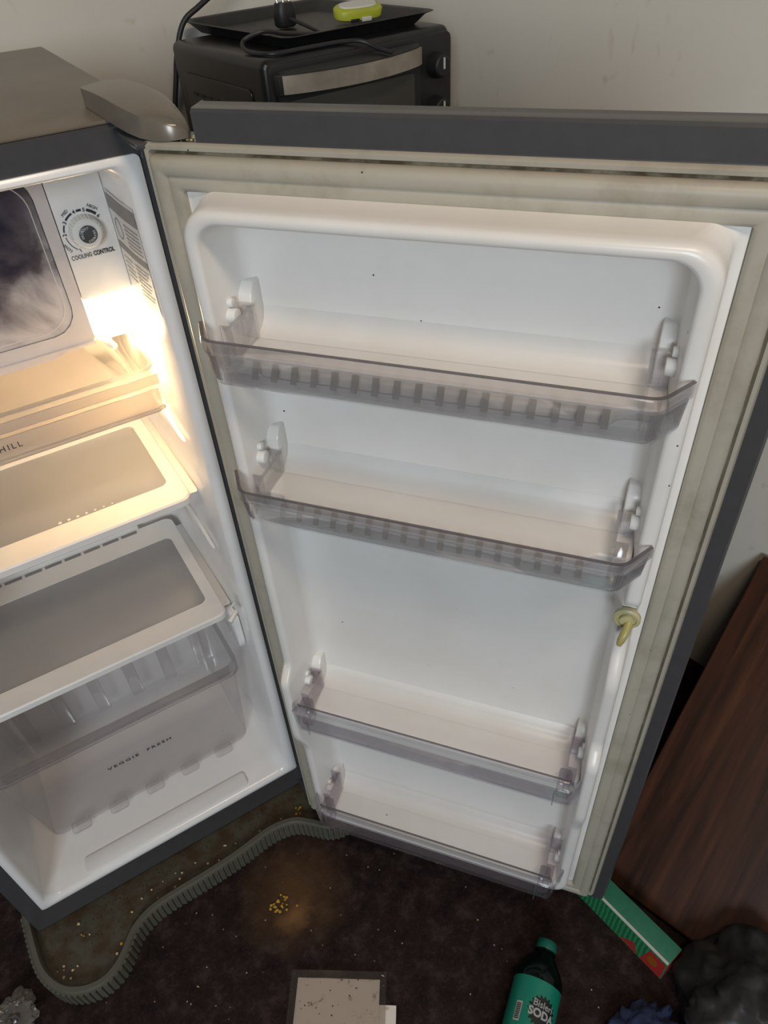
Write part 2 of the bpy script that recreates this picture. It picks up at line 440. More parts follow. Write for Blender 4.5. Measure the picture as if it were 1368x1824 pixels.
# white inner liner, as one lofted skin
XI0, XI1, YB = -0.489, -0.021, 0.345
lr = [(-0.51, 0.0, 0.13, 1.30, 0.006, 0.0), (-0.510, 0.0, 0.13, 1.30, 0.006, -0.003), (-0.507, -0.003, 0.133, 1.297, 0.008, -0.005), (-0.502, -0.008, 0.140, 1.2940, 0.016, -0.006),
      (-0.496, -0.014, 0.145, 1.2915, 0.022, -0.004), (-0.4925, -0.0175, 0.149, 1.290, 0.026, 0.004), (XI0, XI1, 0.152, 1.287, 0.028, 0.05), (XI0+.002, XI1-.002, 0.153, 1.286, 0.03, 0.2),
      (XI0+.004, XI1-.004, 0.155, 1.284, 0.035, YB-.02), (XI0+.012, XI1-.012, 0.163, 1.276, 0.035, YB-.004), (XI0+.03, XI1-.03, 0.18, 1.26, 0.03, YB)]
li = MB().loft([[(p[0], y, p[1]) for p in rrect(x0, x1, z0, z1, r, 8, 4, 8)] for x0, x1, z0, z1, r, y in lr], False, True)
LIN = part('inner_liner', li, 'inner', FR, angle=50)
# moulded shelf rails on the side walls
def rail(z, y0, y1, drop, x):
    s = 1 if x > -0.25 else -1
    w_ = 0.030
    poly = [(y0, z), (y1, z), (y1, z-0.02), (y0+0.09, z-drop*0.55), (y0+0.03, z-drop*0.35)]
    mb = MB().prism(poly, x, x-s*w_, lambda p, h: (h, p[0], p[1]))
    part('shelf_rail', mb, 'inner', LIN, bevel=0.004, seg=3)
for z, y0, drop in ((0.8315, 0.062, 0.045), (0.5855, 0.062, 0.05)):
    for x in (XI1-.0005, XI0+.0005): rail(z, y0, 0.31, drop, x)
for z, y0 in ((0.93, 0.045), (0.72, 0.055)):
    for x, s in ((XI1-.0005, 1), (XI0+.0005, -1)):
        poly = [(y0, z), (y0+0.09, z+0.012), (y0+0.24, z+0.012), (y0+0.24, z-0.006), (y0+0.11, z-0.02)]
        part('side_rib', MB().prism(poly, x, x-s*0.007, lambda p, h: (h, p[0], p[1])), 'inner', LIN, bevel=0.003, seg=3)
for x, s in ((XI1-.0005, 1), (XI0+.0005, -1)):      # rounded drawer stop under the lower shelf
    pts = [(0.06+0.022*math.cos(a), 0.515+0.028*math.sin(a)) for a in [math.pi+math.pi*i/10 for i in range(11)]] + [(0.082, 0.575), (0.038, 0.575)]
    part('drawer_stop', MB().prism(pts, x, x-s*0.012, lambda p, h: (h, p[0], p[1])), 'inner', LIN, bevel=0.003, seg=3)
# ledge line moulded in the floor
part('floor_ridge', MB().prism(rrect(-0.42, -0.10, 0.004, 0.035, 0.006), 0.1515, 0.1545), 'inner', LIN, bevel=0.001)
# small catch peg on the right flange wall
pg = MB().tube([(-0.030, -0.001, 0.632), (-0.047, -0.010, 0.625)], 0.0042, 10)
part('door_switch_peg', pg, 'peg', LIN, bevel=0.0008)
pg2 = MB().tube([(-0.030, 0.000, 0.650), (-0.036, 0.004, 0.640), (-0.034, 0.0, 0.632)], 0.0018, 8)
part('peg_hook', pg2, 'peg', LIN)
# information sticker on the right wall
def sidew(y, z, d=0.0006): return (XI1-0.0009-d-max(0, (y-0.05))*0.014+max(0, 0.05-y)*0.076, y, z)
def sidequad(mb, y0, y1, z0, z1, d, sl=0.0):
    ys = [y0+(y1-y0)*i/8 for i in range(9)]
    return mb.loft([[sidew(y, z0, d) for y in ys], [sidew(y, z1, d) for y in ys]], closed=False)
st = part('information_sticker', sidequad(MB(), 0.008, 0.106, 1.125, 1.246, 0.0), 'sticker', LIN, label='pale information sticker with grey header bands')
# (bands and lines of print belong to the sticker; they stay on the liner level)
bd = MB(); sidequad(bd, 0.008, 0.106, 1.225, 1.242, 0.0004); sidequad(bd, 0.008, 0.106, 1.180, 1.188, 0.0004)
for k in range(6): sidequad(bd, 0.014, 0.058, 1.217-k*0.0048, 1.2185-k*0.0048, 0.0004)
for k in range(8): sidequad(bd, 0.014+0.004*(k % 3), 0.056, 1.173-k*0.005, 1.1742-k*0.005, 0.0004)
for k in range(5): sidequad(bd, 0.066, 0.098, 1.171-k*0.006, 1.1722-k*0.006, 0.0004)
ring = [sidew(0.084+0.013*math.cos(a), 1.206+0.012*math.sin(a), 0.0004) for a in [2*math.pi*i/20 for i in range(20)]]
ring2 = [sidew(0.084+0.011*math.cos(a), 1.206+0.0106*math.sin(a), 0.0004) for a in [2*math.pi*i/20 for i in range(20)]]
bd.loft([ring, ring2])
part('sticker_print', bd, 'print_grey', LIN, smooth=False)

# freezer compartment with frosted flap
YF = 0.110
FZ = thing  # (alias kept out of the scene)
fz = MB()
o_ = rrect(-0.486, -0.0845, 1.076, 1.285, 0.004, 4); i_ = rrect(-0.474, -0.0985, 1.092, 1.277, 0.03, 4)
fz.loft([[(p[0], YF+0.006, p[1]) for p in o_], [(p[0], YF, p[1]) for p in o_], [(p[0], YF, p[1]) for p in i_], [(p[0], YF+0.003, p[1]) for p in i_]])
FZD = part('freezer_compartment', fz, 'freezer_frame', FR, angle=30)
part('freezer_box', MB().box(-0.486, -0.0845, YF+0.0062, 0.33, 1.076, 1.2845), 'freezer_frame', FZD, loc=(0, 0, 0))
part('freezer_flap', MB().prism(rrect(-0.4735, -0.0990, 1.0925, 1.2765, 0.03, 6), YF+0.001, YF+0.0055, lambda p, h: (p[0], h, p[1])), 'flap', FZD, bevel=0.0012, label='smoky freezer flap clouded with frost')
bead = MB(); pth = rrect(-0.464, -0.1055, 1.099, 1.270, 0.032, 8)
bead.tube([(p[0], YF+0.001, p[1]) for p in pth+[pth[0]]], 0.0007, 6)
part('flap_bead', bead, 'freezer_frame', FZD)
lipm = MB().prism([(-0.486, 1.076), (-0.486, 1.066), (-0.14, 1.066), (-0.118, 1.0715), (-0.0845, 1.0715), (-0.0845, 1.076)], YF-0.004, YF+0.012, lambda p, h: (p[0], h, p[1]))
part('freezer_lip', lipm, 'freezer_frame', FZD, bevel=0.0015)

# cooling control box with dial
cb = MB().box(-0.0835, XI1-0.0012, YF+0.002, 0.33, 1.1255, 1.284)
CB = part('control_box', cb, 'shelf_white', FR, bevel=0.0015)
YC = YF+0.002
DX, DZ = -0.0555, 1.2035
def face(mb, cx, cz, rot=0.0, d=0.0006):
    c, s = math.cos(rot), math.sin(rot)
    return mb.map(lambda p: (cx+p.x*c-p.y*s, YC-d-p.z, cz+p.x*s+p.y*c))
knob = MB().lathe([(0.0185, 0), (0.0185, 0.004), (0.0165, 0.012), (0.0150, 0.0135), (0.0130, 0.014)], 40)
knob.map(lambda p: (DX+p.x, YC-0.0002-p.z, DZ+p.y))
part('dial', knob, 'peg', CB, angle=30)
gr = MB()
for k in range(28):
    a = 2*math.pi*k/28; ca, sa = math.cos(a), math.sin(a)
    gr.tube([(DX+0.0186*ca, YC-0.001, DZ+0.0186*sa), (DX+0.0168*ca, YC-0.012, DZ+0.0168*sa)], 0.0008, 5)
part('dial_grip', gr, 'peg', CB, kind='stuff')
cp = MB().lathe([(0.0100, 0), (0.0100, 0.0012), (0.0092, 0.0018)], 32)
cp.map(lambda p: (DX+p.x, YC-0.0140-p.z, DZ+p.y))
part('dial_cap', cp, 'dialcap', CB, label='grey dial cap')
tx = MB()
for base in (2.45, -0.7):
    for i, ch in enumerate('DEFROST'):
        a = base + (3-i)*0.34
        t = text_mb(ch, 0.0036); face(t, DX+0.0070*math.cos(a), DZ+0.0070*math.sin(a), a-math.pi/2, 0.0160)
        tx.add(t.v, t.f)
part('dial_lettering', tx, 'print_pale', CB, smooth=False)
mk = MB()
def arc(a0, a1, w, r=0.0232):
    n = 10; A = [R(a0+(a1-a0)*i/n) for i in range(n+1)]
    ins = [(DX+(r-w/2)*math.cos(a), YC-0.0004, DZ+(r-w/2)*math.sin(a)) for a in A]; out = [(DX+(r+w/2)*math.cos(a), YC-0.0004, DZ+(r+w/2)*math.sin(a)) for a in A]
    mk.loft([ins, out], closed=False)
for a0, a1, w in ((233, 186, 0.0009), (172, 152, 0.0016), (138, 112, 0.0022), (98, 84, 0.0026), (70, 42, 0.0032)): arc(a0, a1, w)
for ch, a in (('1', 240), ('2', 179), ('3', 145), ('4', 105), ('5', 77), ('6', 34)):
    t = text_mb(ch, 0.0058, bold=0.0001); face(t, DX+0.0232*math.cos(R(a)), DZ+0.0232*math.sin(R(a)), R(a-90) if a < 200 else 0.4); mk.add(t.v, t.f)
for w_, a in (('LOW', 210), ('MID', 124), ('HIGH', 57)):
    t = text_mb(w_, 0.0050); face(t, DX+0.0282*math.cos(R(a)), DZ+0.0282*math.sin(R(a)), R(a-90)); mk.add(t.v, t.f)
t = text_mb('COOLING', 0.0074, align='RIGHT').map(lambda p: (p.x*0.70, p.y, p.z)); face(t, -0.0562, 1.1765); mk.add(t.v, t.f)
t = text_mb('CONTROL', 0.0074, bold=0.00022, align='LEFT').map(lambda p: (p.x*0.70, p.y, p.z)); face(t, -0.0545, 1.1765); mk.add(t.v, t.f)
part('control_lettering', mk, 'print', CB, smooth=False)
# lamp under the control box
LMP = part('lamp_cover', MB().box(-0.0825, XI1-0.0016, YF-0.002, 0.16, 1.0720, 1.1248), 'lamp', FR, bevel=0.004, seg=3, label='glowing lamp cover')
bl = bpy.data.lights.new('refrigerator_bulb', 'POINT'); bl.energy = 2.5; bl.color = (1.0, 0.70, 0.36); bl.shadow_soft_size = 0.018
blo = bpy.data.objects.new('refrigerator_bulb', bl); COL.objects.link(blo); blo.location = (-0.050, 0.128, 1.062)
holder = MB().tube([(-0.072, 0.118, 1.0715), (-0.070, 0.110, 1.066), (-0.066, 0.10, 1.0635)], [0.006, 0.005, 0.004], 10)
part('lamp_holder', holder, 'peg', FR)

# door -------------------------------------------------------------
TH = -0.88575; HX, HY = -0.00872, -0.08032
HINGE = Vector((HX, HY, 0))
def D(u, w, z): return (u, -w, z)              # door frame: u from hinge, w towards the room, z up
dsh = MB()
dsh.loft([[D(p[0], w, p[1]) for p in rrect(u0, u1, z0, z1, 0.006, 3)] for u0, u1, z0, z1, w in
          ((0.020, 0.520, 0.125, 1.298, -0.024), (0.020, 0.520, 0.125, 1.298, -0.0125), (-0.005, 0.566, 0.074, 1.3215, -0.0125), (-0.008, 0.569, 0.070, 1.3225, -0.016), (-0.008, 0.569, 0.070, 1.3225, -0.050), (-0.004, 0.562, 0.074, 1.320, -0.058))], True, True)
DOOR = part('door', dsh, 'shell', FR, loc=HINGE-OFF[FR], rotz=TH, angle=30, label='open refrigerator door, dark grey outside and white inside')
Z0 = (0, 0, 0)
tt = MB()
tp = [( -0.0100, 1.3229), (-0.0085, 1.3245), (-0.0085, 1.3490), (-0.0110, 1.3515), (-0.030, 1.3530), (-0.036, 1.3500), (-0.037, 1.3229)]
tt.loft([[D(u, w+dw, z) for w, z in tp] for u, dw in ((0.044, -0.004), (0.0455, 0), (0.300, 0), (0.566, 0), (0.569, -0.003))], True, True)
part('top_trim', tt, 'shell', DOOR, loc=Z0, angle=35, label='dark grey top trim')
# gasket
def gring(d, w, r): return [D(p[0], w, p[1]) for p in rrect(d, 0.539-d, 0.107+d, 1.3155-d, r, 4, 6, 12)]
g = MB().loft([gring(d, w, max(0.001, 0.004-d*0.05)) for d, w in ((-0.004, -0.0125), (-0.0085, -0.012), (-0.0095, -0.0065), (-0.0070, -0.0025), (-0.0035, -0.0030), (-0.0015, -0.0085))], False, False)
part('gasket_bead', g, 'gasket', DOOR, loc=Z0, angle=50)
part('gasket_groove', MB().loft([gring(d, w, 0.003) for d, w in ((-0.0020, -0.0075), (-0.0004, -0.0100), (0.0008, -0.0050))]), 'grime', DOOR, loc=Z0, label='grime in the gasket groove')
g = MB().loft([gring(d, w, 0.003) for d, w in ((0.0005, -0.0085), (0.0000, -0.001), (0.0010, 0.0045), (0.0035, 0.0070), (0.0075, 0.0080), (0.0145, 0.0068), (0.0165, 0.0045), (0.0185, 0.0052), (0.0255, 0.0058), (0.0290, 0.0038), (0.0300, -0.0015), (0.0325, -0.005))])
part('gasket', g, 'gasket', DOOR, loc=Z0, angle=50, label='cream rubber door gasket')
# liner with raised rim (dyke) and recessed back
def dyke(u, w, z, k):
    if k:
        f = sm(0.42, 0.50, z)*(1-sm(0.622, 0.655, z))
        w += 0.021*f*k
        if u > 0.4:
            w -= 0.028*k*sm(0.765, 0.835, z)*(1-sm(0.903, 0.914, z))
    return D(u, w, z)
drings = [(0.030, 0.508, 0.139, 1.290, 0.006, -0.004, 0), (0.030, 0.508, 0.139, 1.290, 0.006, -0.001, 0), (0.040, 0.502, 0.160, 1.289, 0.012, 0.0, 0), (0.0435, 0.4990, 0.183, 1.2882, 0.02, 0.003, 0.1),
          (0.0462, 0.4968, 0.190, 1.2876, 0.03, 0.036, 0.8), (0.0475, 0.4960, 0.1915, 1.2868, 0.03, 0.044, 1), (0.0500, 0.4940, 0.194, 1.2850, 0.03, 0.0485, 1), (0.0540, 0.4900, 0.198, 1.2815, 0.029, 0.0500, 1),
          (0.0590, 0.4838, 0.204, 1.2775, 0.027, 0.0498, 1), (0.0612, 0.4812, 0.208, 1.2755, 0.025, 0.0488, 1), (0.0622, 0.4799, 0.211, 1.2742, 0.024, 0.0460, 0.95), (0.0665, 0.4745, 0.226, 1.2640, 0.022, -0.002, 0.05),
          (0.0700, 0.4705, 0.231, 1.2585, 0.022, -0.0110, 0), (0.0780, 0.4620, 0.238, 1.2500, 0.022, -0.0160, 0), (0.0900, 0.4500, 0.25, 1.238, 0.02, -0.0175, 0)]
dl = MB().loft([[dyke(p[0], w, p[1], k) for p in rrect(u0, u1, z0, z1, r, 8, 16, 150)] for u0, u1, z0, z1, r, w, k in drings], False, True)
DL = part('door_liner', dl, 'liner', DOOR, loc=Z0, angle=60, label='white moulded inner liner')
# moulded ledges
LEDGE = (1.149, 0.977, 0.555, 0.232)
def fillet(poly, r, n=4):
    out = []; L = len(poly)
    for i in range(L):
        p = Vector(poly[i]); a = (Vector(poly[i-1])-p); b = (Vector(poly[(i+1) % L])-p)
        k = min(r, a.length*0.45, b.length*0.45)
        p0 = p+a.normalized()*k; p1 = p+b.normalized()*k
        for j in range(n+1):
            t = j/n; out.append(tuple(p0*(1-t)**2 + p*2*t*(1-t) + p1*t*t))
    return out
for i, z in enumerate(LEDGE):
    if i < 2: poly = [(0.064, -0.0185), (0.064, 0.046), (0.100, 0.046), (0.108, 0.060), (0.434, 0.060), (0.442, 0.046), (0.4775, 0.046), (0.4775, -0.0185)]
    else: poly = [(0.064, -0.0185), (0.064, 0.052), (0.4775, 0.052), (0.4775, -0.0185)]
    poly = fillet(poly, 0.012)
    th_ = 0.014 if i < 3 else 0.020
    mb = MB().prism(poly, z-th_, z, lambda p, h: D(p[0], p[1], h))
    part('ledge', mb, 'liner', DOOR, bevel=0.003, seg=3, loc=Z0)
    # concave fillet where ledge meets the back
    cv = [(-0.019, z-0.001), (0.010, z+0.0002), (0.003, z+0.0010), (-0.006, z+0.0045), (-0.0125, z+0.0105), (-0.0165, z+0.022), (-0.019, z+0.024)]
    part('ledge_fillet', MB().loft([[D(u, w, zz) for w, zz in cv] for u in (0.0745, 0.4655)], True, True), 'liner', DOOR, loc=Z0, angle=70)
    for s in (0, 1):
        def mu(u): return u if s == 0 else 0.5415-u
        zt = z+0.036
        # support rail above the bin hook, tapering upwards into the back
        rl = MB().loft([[D(mu(u), w, zz) for u, w in ((0.064, -0.018), (0.064, wf), (uu, wf), (uu, -0.018))] for zz, wf, uu in ((z-0.004, 0.006, 0.0800), (zt+0.003, 0.005, 0.0800), (zt+0.009, 0.002, 0.0800), (zt+0.017, -0.005, 0.0795))], True, True)
        part('bin_rail', rl, 'liner', DOOR, bevel=0.002, loc=Z0)
        pgm = MB().tube([D(mu(0.058), 0.022, z+0.028), D(mu(0.0725), 0.022, z+0.028)], [0.0085, 0.0075], 14)
        part('bin_peg', pgm, 'peg', DOOR, bevel=0.0015, loc=Z0)
        pg3 = MB().tube([D(mu(0.058), 0.020, z+0.041), D(mu(0.0690), 0.020, z+0.041)], [0.005, 0.0045], 12)
        part('bin_peg', pg3, 'peg', DOOR, bevel=0.001, loc=Z0)
# lock plug on the right rim
lkz, lku, lkw = 0.872, 0.4875, 0.0185
lk = MB().lathe([(0.0145, 0), (0.0145, 0.004), (0.0125, 0.0055), (0.0105, 0.0055), (0.0100, 0.0035), (0.0080, 0.0035), (0.0075, 0.0075), (0.005, 0.008)], 28)
lk.map(lambda p: D(lku+p.x, lkw+p.z+0.006, lkz+p.y))
part('lock_plug', lk, 'lock', DOOR, loc=Z0, angle=30, label='yellowed plastic lock plug')
lv = MB().tube([D(lku+0.003, lkw+0.012, lkz-0.002), D(lku+0.001, lkw+0.022, lkz-0.008), D(lku-0.002, lkw+0.027, lkz-0.017), D(lku-0.003, lkw+0.028, lkz-0.023)], [0.0045, 0.0048, 0.0042, 0.003], 12)
part('lock_lever', lv, 'lock_d', DOOR, loc=Z0)
# hinge parts
hc = MB(); secs = []
for y, xl, xr, zt_, zb_ in ((0.075, -0.0225, 0.043, 1.3500, 1.3325), (0.045, -0.0225, 0.042, 1.3520, 1.3325), (0.00, -0.0215, 0.040, 1.3535, 1.3325), (-0.026, -0.0195, 0.0385, 1.3525, 1.3310), (-0.048, -0.0155, 0.0370, 1.3500, 1.3285), (-0.066, -0.0100, 0.0350, 1.3470, 1.3265), (-0.081, -0.0025, 0.0330, 1.3435, 1.3255), (-0.090, 0.0060, 0.0300, 1.3400, 1.3255), (-0.095, 0.0140, 0.0260, 1.3370, 1.3260)):
    w_ = xr-xl
    secs.append([(xl, y, zb_), (xl, y, zt_-0.001), (xl+0.0015, y, zt_), (xl+0.35*w_, y, zt_+0.0025), (xl+0.7*w_, y, zt_+0.0005), (xl+0.93*w_, y, zt_-0.006), (xr, y, zb_+0.003), (xr-0.001, y, zb_)])
part('hinge_cover', hc.loft(secs, True, True), 'hinge', FR, angle=42, label='curved taupe hinge cover')
part('hinge_plate', MB().box(-0.018, 0.028, -0.075, -0.001, 1.3195, 1.3245), 'shell', FR, bevel=0.001)
part('hinge_leaf', MB().box(0.001, 0.010, -0.012, -0.0005, 1.296, 1.3185), 'shell', FR, bevel=0.001)
part('hinge_leaf', MB().box(-0.004, 0.022, -0.060, -0.0005, 0.071, 0.079), 'shell', FR, bevel=0.001)

# ------------------------------------------------------------------ door bins (lift out)
def door_thing(name, label, cat, u, w, z, group=None):
    c, s = math.cos(TH), math.sin(TH)
    x, y = u, -w
    return thing(name, label, cat, (HX+x*c-y*s, HY+x*s+y*c, z), TH, group, off=(u, -w, z))
UC = 0.27075
def arcpts(cx, cy, r, a0, a1, n): return [(cx+r*math.cos(R(a0+(a1-a0)*i/n)), cy+r*math.sin(R(a0+(a1-a0)*i/n))) for i in range(n+1)]
def bin_path(hu_end, wend, hu_front, wf, r):
    A = Vector((UC-hu_end, wend)); B = Vector((UC-hu_front, wf))
    e = (A-B).normalized(); P0 = B+e*r; P1 = B+Vector((r, 0))
    L = [tuple(A+(P0-A)*i/6) for i in range(6)]
    for j in range(6):
        t = j/5; L.append(tuple(P0*(1-t)**2+B*2*t*(1-t)+P1*t*t))
    mid = [(P1.x+(2*UC-2*P1.x)*i/12, wf) for i in range(1, 12)]
    return L+mid+[(2*UC-u, w) for u, w in reversed(L)]
slot_in = MB().box(-0.0032, 0.0032, -0.0085, 0.0085, 0, 0.0006).mesh('slot'); slot_in.materials.append(MAT['slot_dark'])
def brackets(T, z0, z1, mat, hook):
    for s in (0, 1):
        f = (lambda u: u) if s == 0 else (lambda u: 2*UC-u)
        def bx(mb, u0, u1, w0, w1, a, b):
            a_, b_ = sorted((f(u0), f(u1))); mb.box(a_, b_, -w1, -w0, a, b)
        mb = MB()
        bx(mb, 0.0825, 0.0845, 0.008, 0.066, z0+0.004, z1)
        bx(mb, 0.0660, 0.0824, 0.0085, 0.0105, z0+0.012, z1)
        bx(mb, 0.0700, 0.0824, 0.052, 0.054, z0+0.004, z1-0.001)
        bx(mb, 0.0735, 0.0824, 0.0106, 0.0126, z0+0.018, z1+0.001) if hook else None
        part('hook_bracket', mb, mat, T, bevel=0.0005)
        rim = MB()
        bx(rim, 0.0820, 0.0850, 0.0105, 0.064, z1+0.0002, z1+0.0018)
        bx(rim, 0.0660, 0.0850, 0.0080, 0.0104, z1+0.0002, z1+0.0018)
        part('bracket_edge', rim, 'clear_rim', T)
def bin_upper(zt, zb, label):
    T = door_thing('door_bin', label, 'door bin', UC, 0.06, zb)
    path = bin_path(0.2225, 0.0535, 0.2000, 0.0870, 0.010)
    hgt = zt-zb
    up_ = lambda x, y, h: D(x, y, h)
    rh = 0.0125
    # front wall, drawn in slightly towards the bottom
    wall = [(-0.0005, zt-rh), (-0.0022, zt-rh-0.002), (-0.0060, zb+0.003), (-0.0072, zb), (-0.0090, zb+0.0006), (-0.0078, zb+0.004), (-0.0042, zt-rh-0.002), (-0.0025, zt-rh)]
    part('front_wall', sweep(MB(), path, wall, up_), 'clear', T, angle=50)
    rim = [(0.0008, zt-rh), (0.0012, zt-0.002), (0.0, zt), (-0.0032, zt), (-0.0036, zt-0.002), (-0.0036, zt-rh)]
    part('rim', sweep(MB(), path, rim, up_), 'clear_rim', T, angle=50, label='thick tinted rim')
    edge = [(0.0004, zt+0.0001), (0.0002, zt+0.0009), (-0.0030, zt+0.0009), (-0.0034, zt+0.0001)]
    part('rim_edge', sweep(MB(), path, edge, up_), 'rim_line', T)
    fl = fillet([(UC-0.208, 0.0535), (UC-0.191, 0.0765), (UC+0.191, 0.0765), (UC+0.208, 0.0535), (UC+0.185, 0.0615), (UC-0.185, 0.0615)], 0.008)
    part('floor_panel', MB().prism(fl, zb+0.0012, zb+0.0030, lambda p, h: D(p[0], p[1], h)), 'clear_frost', T)
    # slotted strip: a sloping apron behind the front wall
    ap = MB().loft([[D(u, 0.0625, zb+0.0250), D(u, 0.0755, zb+0.0032), D(u, 0.0742, zb+0.0030), D(u, 0.0612, zb+0.0245)] for u in (UC-0.186, UC+0.186)], True, True)
    part('slotted_strip', ap, 'clear_frost', T)
    tilt = math.atan2(0.0218, 0.0130)
    for k in range(17):
        u = UC-0.160+0.32*k/16
        so = bpy.data.objects.new('slot', slot_in); COL.objects.link(so); so.parent = T
        so.location = Vector(D(u, 0.0699, zb+0.0140))-OFF[T]; so.rotation_euler = (tilt, 0, 0)
    rb = MB()
    idx = [i for i in range(1, 11)]
    for i in idx + [len(path)-1-j for j in idx]:
        p = path[i]; q = path[i+1] if i < len(path)-1 else path[i]
        for t in (0.0, 0.5):
            x, y = p[0]+(q[0]-p[0])*t, p[1]+(q[1]-p[1])*t
            d = (Vector(path[min(i+1, len(path)-1)])-Vector(path[i-1])).normalized(); nn = Vector((-d.y, d.x))
            rb.tube([D(x-nn.x*0.0052, y-nn.y*0.0052, zb+0.006), D(x-nn.x*0.0022, y-nn.y*0.0022, zt-rh-0.003)], 0.0007, 5)
    part('end_ribs', rb, 'clear_rim', T, kind='stuff')
    brackets(T, zb, zt, 'clear', True)
    return T
bin_upper(1.1835, 1.1355, 'clear plastic door bin with slotted strip, topmost on the open refrigerator door')
bin_upper(1.0045, 0.9595, 'clear plastic door bin with slotted strip, just above the yellowed lock plug')
def bin_lower(zt, zb, label):
    T = door_thing('door_bin', label, 'door bin', UC, 0.06, zb)
    path = bin_path(0.2165, 0.0535, 0.2020, 0.0870, 0.010)
    up_ = lambda x, y, h: D(x, y, h)
    wall = [(-0.0005, zt-0.010), (-0.003, zb+0.010), (-0.0045, zb+0.0005), (-0.0070, zb), (-0.0075, zb+0.003), (-0.0050, zb+0.011), (-0.0028, zt-0.010)]
    part('front_wall', sweep(MB(), path, wall, up_), 'clear_low', T, angle=50)
    slant = [(-0.0002, zt-0.0105), (0.0002, zt-0.009), (-0.0100, zt+0.0015), (-0.0122, zt+0.0015), (-0.0122, zt+0.0005), (-0.0030, zt-0.0105)]
    part('slanted_rim', sweep(MB(), path[7:-7], slant, up_), 'clear', T, angle=50, label='slanted clear rim')
    edge = [(-0.0100, zt+0.0016), (-0.0100, zt+0.0026), (-0.0124, zt+0.0026), (-0.0124, zt+0.0016)]
    part('rim_edge', sweep(MB(), path[7:-7], edge, up_), 'rim_line', T)
    fl = fillet([(UC-0.205, 0.0545), (UC-0.193, 0.0775), (UC+0.193, 0.0775), (UC+0.205, 0.0545)], 0.010)
    part('floor_panel', MB().prism(fl, zb+0.0012, zb+0.0032, lambda p, h: D(p[0], p[1], h)), 'clear_frost', T)
    for s in (-1, 1):       # box-shaped end pieces
        a, b_ = sorted((UC+s*0.196, UC+s*0.1785))
        mb = MB(); mb.box(a, b_, -0.0755, -0.0560, zb+0.0034, zt-0.0008)
        part('end_block', mb, 'clear_low', T, bevel=0.004, seg=3)
        part('end_seam', MB().box(UC+s*0.177-0.001, UC+s*0.177+0.001, -0.0905, -0.0880, zb+0.004, zt-0.011), 'clear', T)
    brackets(T, zb, zt-0.002, 'clear_low', True)
    return T
bin_lower(0.5940, 0.5420, 'smoky clear door bin with slanted rim, on the ledge above the lowest one')
bin_lower(0.2960, 0.2330, 'smoky clear door bin with slanted rim, at the foot of the open refrigerator door')

# ------------------------------------------------------------------ things inside the refrigerator
def shelf(zt, y0, y1, gy0, gy1, label, slots):
    T = thing('refrigerator_shelf', label, 'shelf', (-0.255, 0.18, zt-0.012))
    ox0, ox1 = -0.4585, -0.0515
    if slots: ox0, ox1 = -0.4585, -0.0515
    o_ = rrect(-0.4735, -0.0375, y0, y1, 0.016, 6); i_ = rrect(-0.450, -0.0575, gy0, gy1, 0.012, 6)
    mb = MB().loft([[(p[0], p[1], zt-0.012) for p in i_], [(p[0], p[1], zt-0.012) for p in o_], [(p[0], p[1], zt-0.0025) for p in o_],
                    [(p[0]+(-0.255-p[0])*0.008, p[1]+(0.18-p[1])*0.015, zt) for p in o_], [(p[0], p[1], zt) for p in i_], [(p[0], p[1], zt-0.012) for p in i_]])
    part('frame', mb, 'shelf_white', T, angle=35)
    part('glass_pane', MB().prism(rrect(-0.4505, -0.057, gy0-.0005, gy1+.0005, 0.012, 6), zt-0.0050, zt-0.0012), 'glass', T)
    if slots:
        tz = MB()
        for k in range(9):
            x = -0.120-0.0345*k
            part('vent_slot', MB().box(x-0.0145, x+0.0145, y1-0.012, y1-0.0055, zt+0.0001, zt+0.0008), 'print_grey', T)
        part('back_lip', MB().box(-0.4600, -0.100, y1-0.0045, y1-0.001, zt+0.0002, zt+0.010), 'shelf_white', T, bevel=0.001)
    else:
        dots = MB()
        for k in range(7):
            s = 0.0022-0.0002*k
            x = -0.212+0.0122*k; y = gy0+0.006
            part('glass_mark', MB().box(x-s, x+s, y-s, y+s, zt-0.0010, zt-0.0008), 'print_pale', T)
    return T
shelf(0.8445, 0.040, 0.310, 0.087, 0.273, 'white framed glass shelf just below the milky tray', False)
shelf(0.5985, 0.036, 0.326, 0.078, 0.270, 'white framed glass shelf resting over the crisper drawer', True)

# milky chill tray under the freezer
T = thing('chill_tray', 'milky clear tray lit warm beneath the frosted freezer flap', 'tray', (-0.255, 0.19, 0.999))
def ry(x0, x1, y0, y1, r, z): return [(p[0], p[1], z) for p in rrect(x0, x1, y0, y1, r, 6)]
tb = MB().loft([ry(-0.471, -0.040, 0.030, 0.335, 0.018, 1.0565), ry(-0.468, -0.043, 0.034, 0.332, 0.018, 1.030), ry(-0.464, -0.047, 0.040, 0.328, 0.018, 1.002), ry(-0.460, -0.051, 0.046, 0.324, 0.016, 0.999)], False, True)
part('bowl', tb, 'tray', T, angle=50)
part('rim', MB().loft([ry(-0.4695, -0.0415, 0.0315, 0.334, 0.018, 1.0568), ry(-0.4735, -0.0375, 0.0265, 0.338, 0.02, 1.0568), ry(-0.4735, -0.0375, 0.0265, 0.338, 0.02, 1.0598), ry(-0.4695, -0.0415, 0.0315, 0.334, 0.018, 1.0598), ry(-0.4695, -0.0415, 0.0315, 0.334, 0.018, 1.0568)]), 'tray_lip', T)
part('front_band', MB().box(-0.468, -0.043, 0.0225, 0.0255, 1.0065, 1.0330), 'tray_lip', T, bevel=0.001)
part('front_band', MB().box(-0.4725, -0.0385, 0.0265, 0.0290, 1.036, 1.0495), 'tray_lip', T, bevel=0.001)
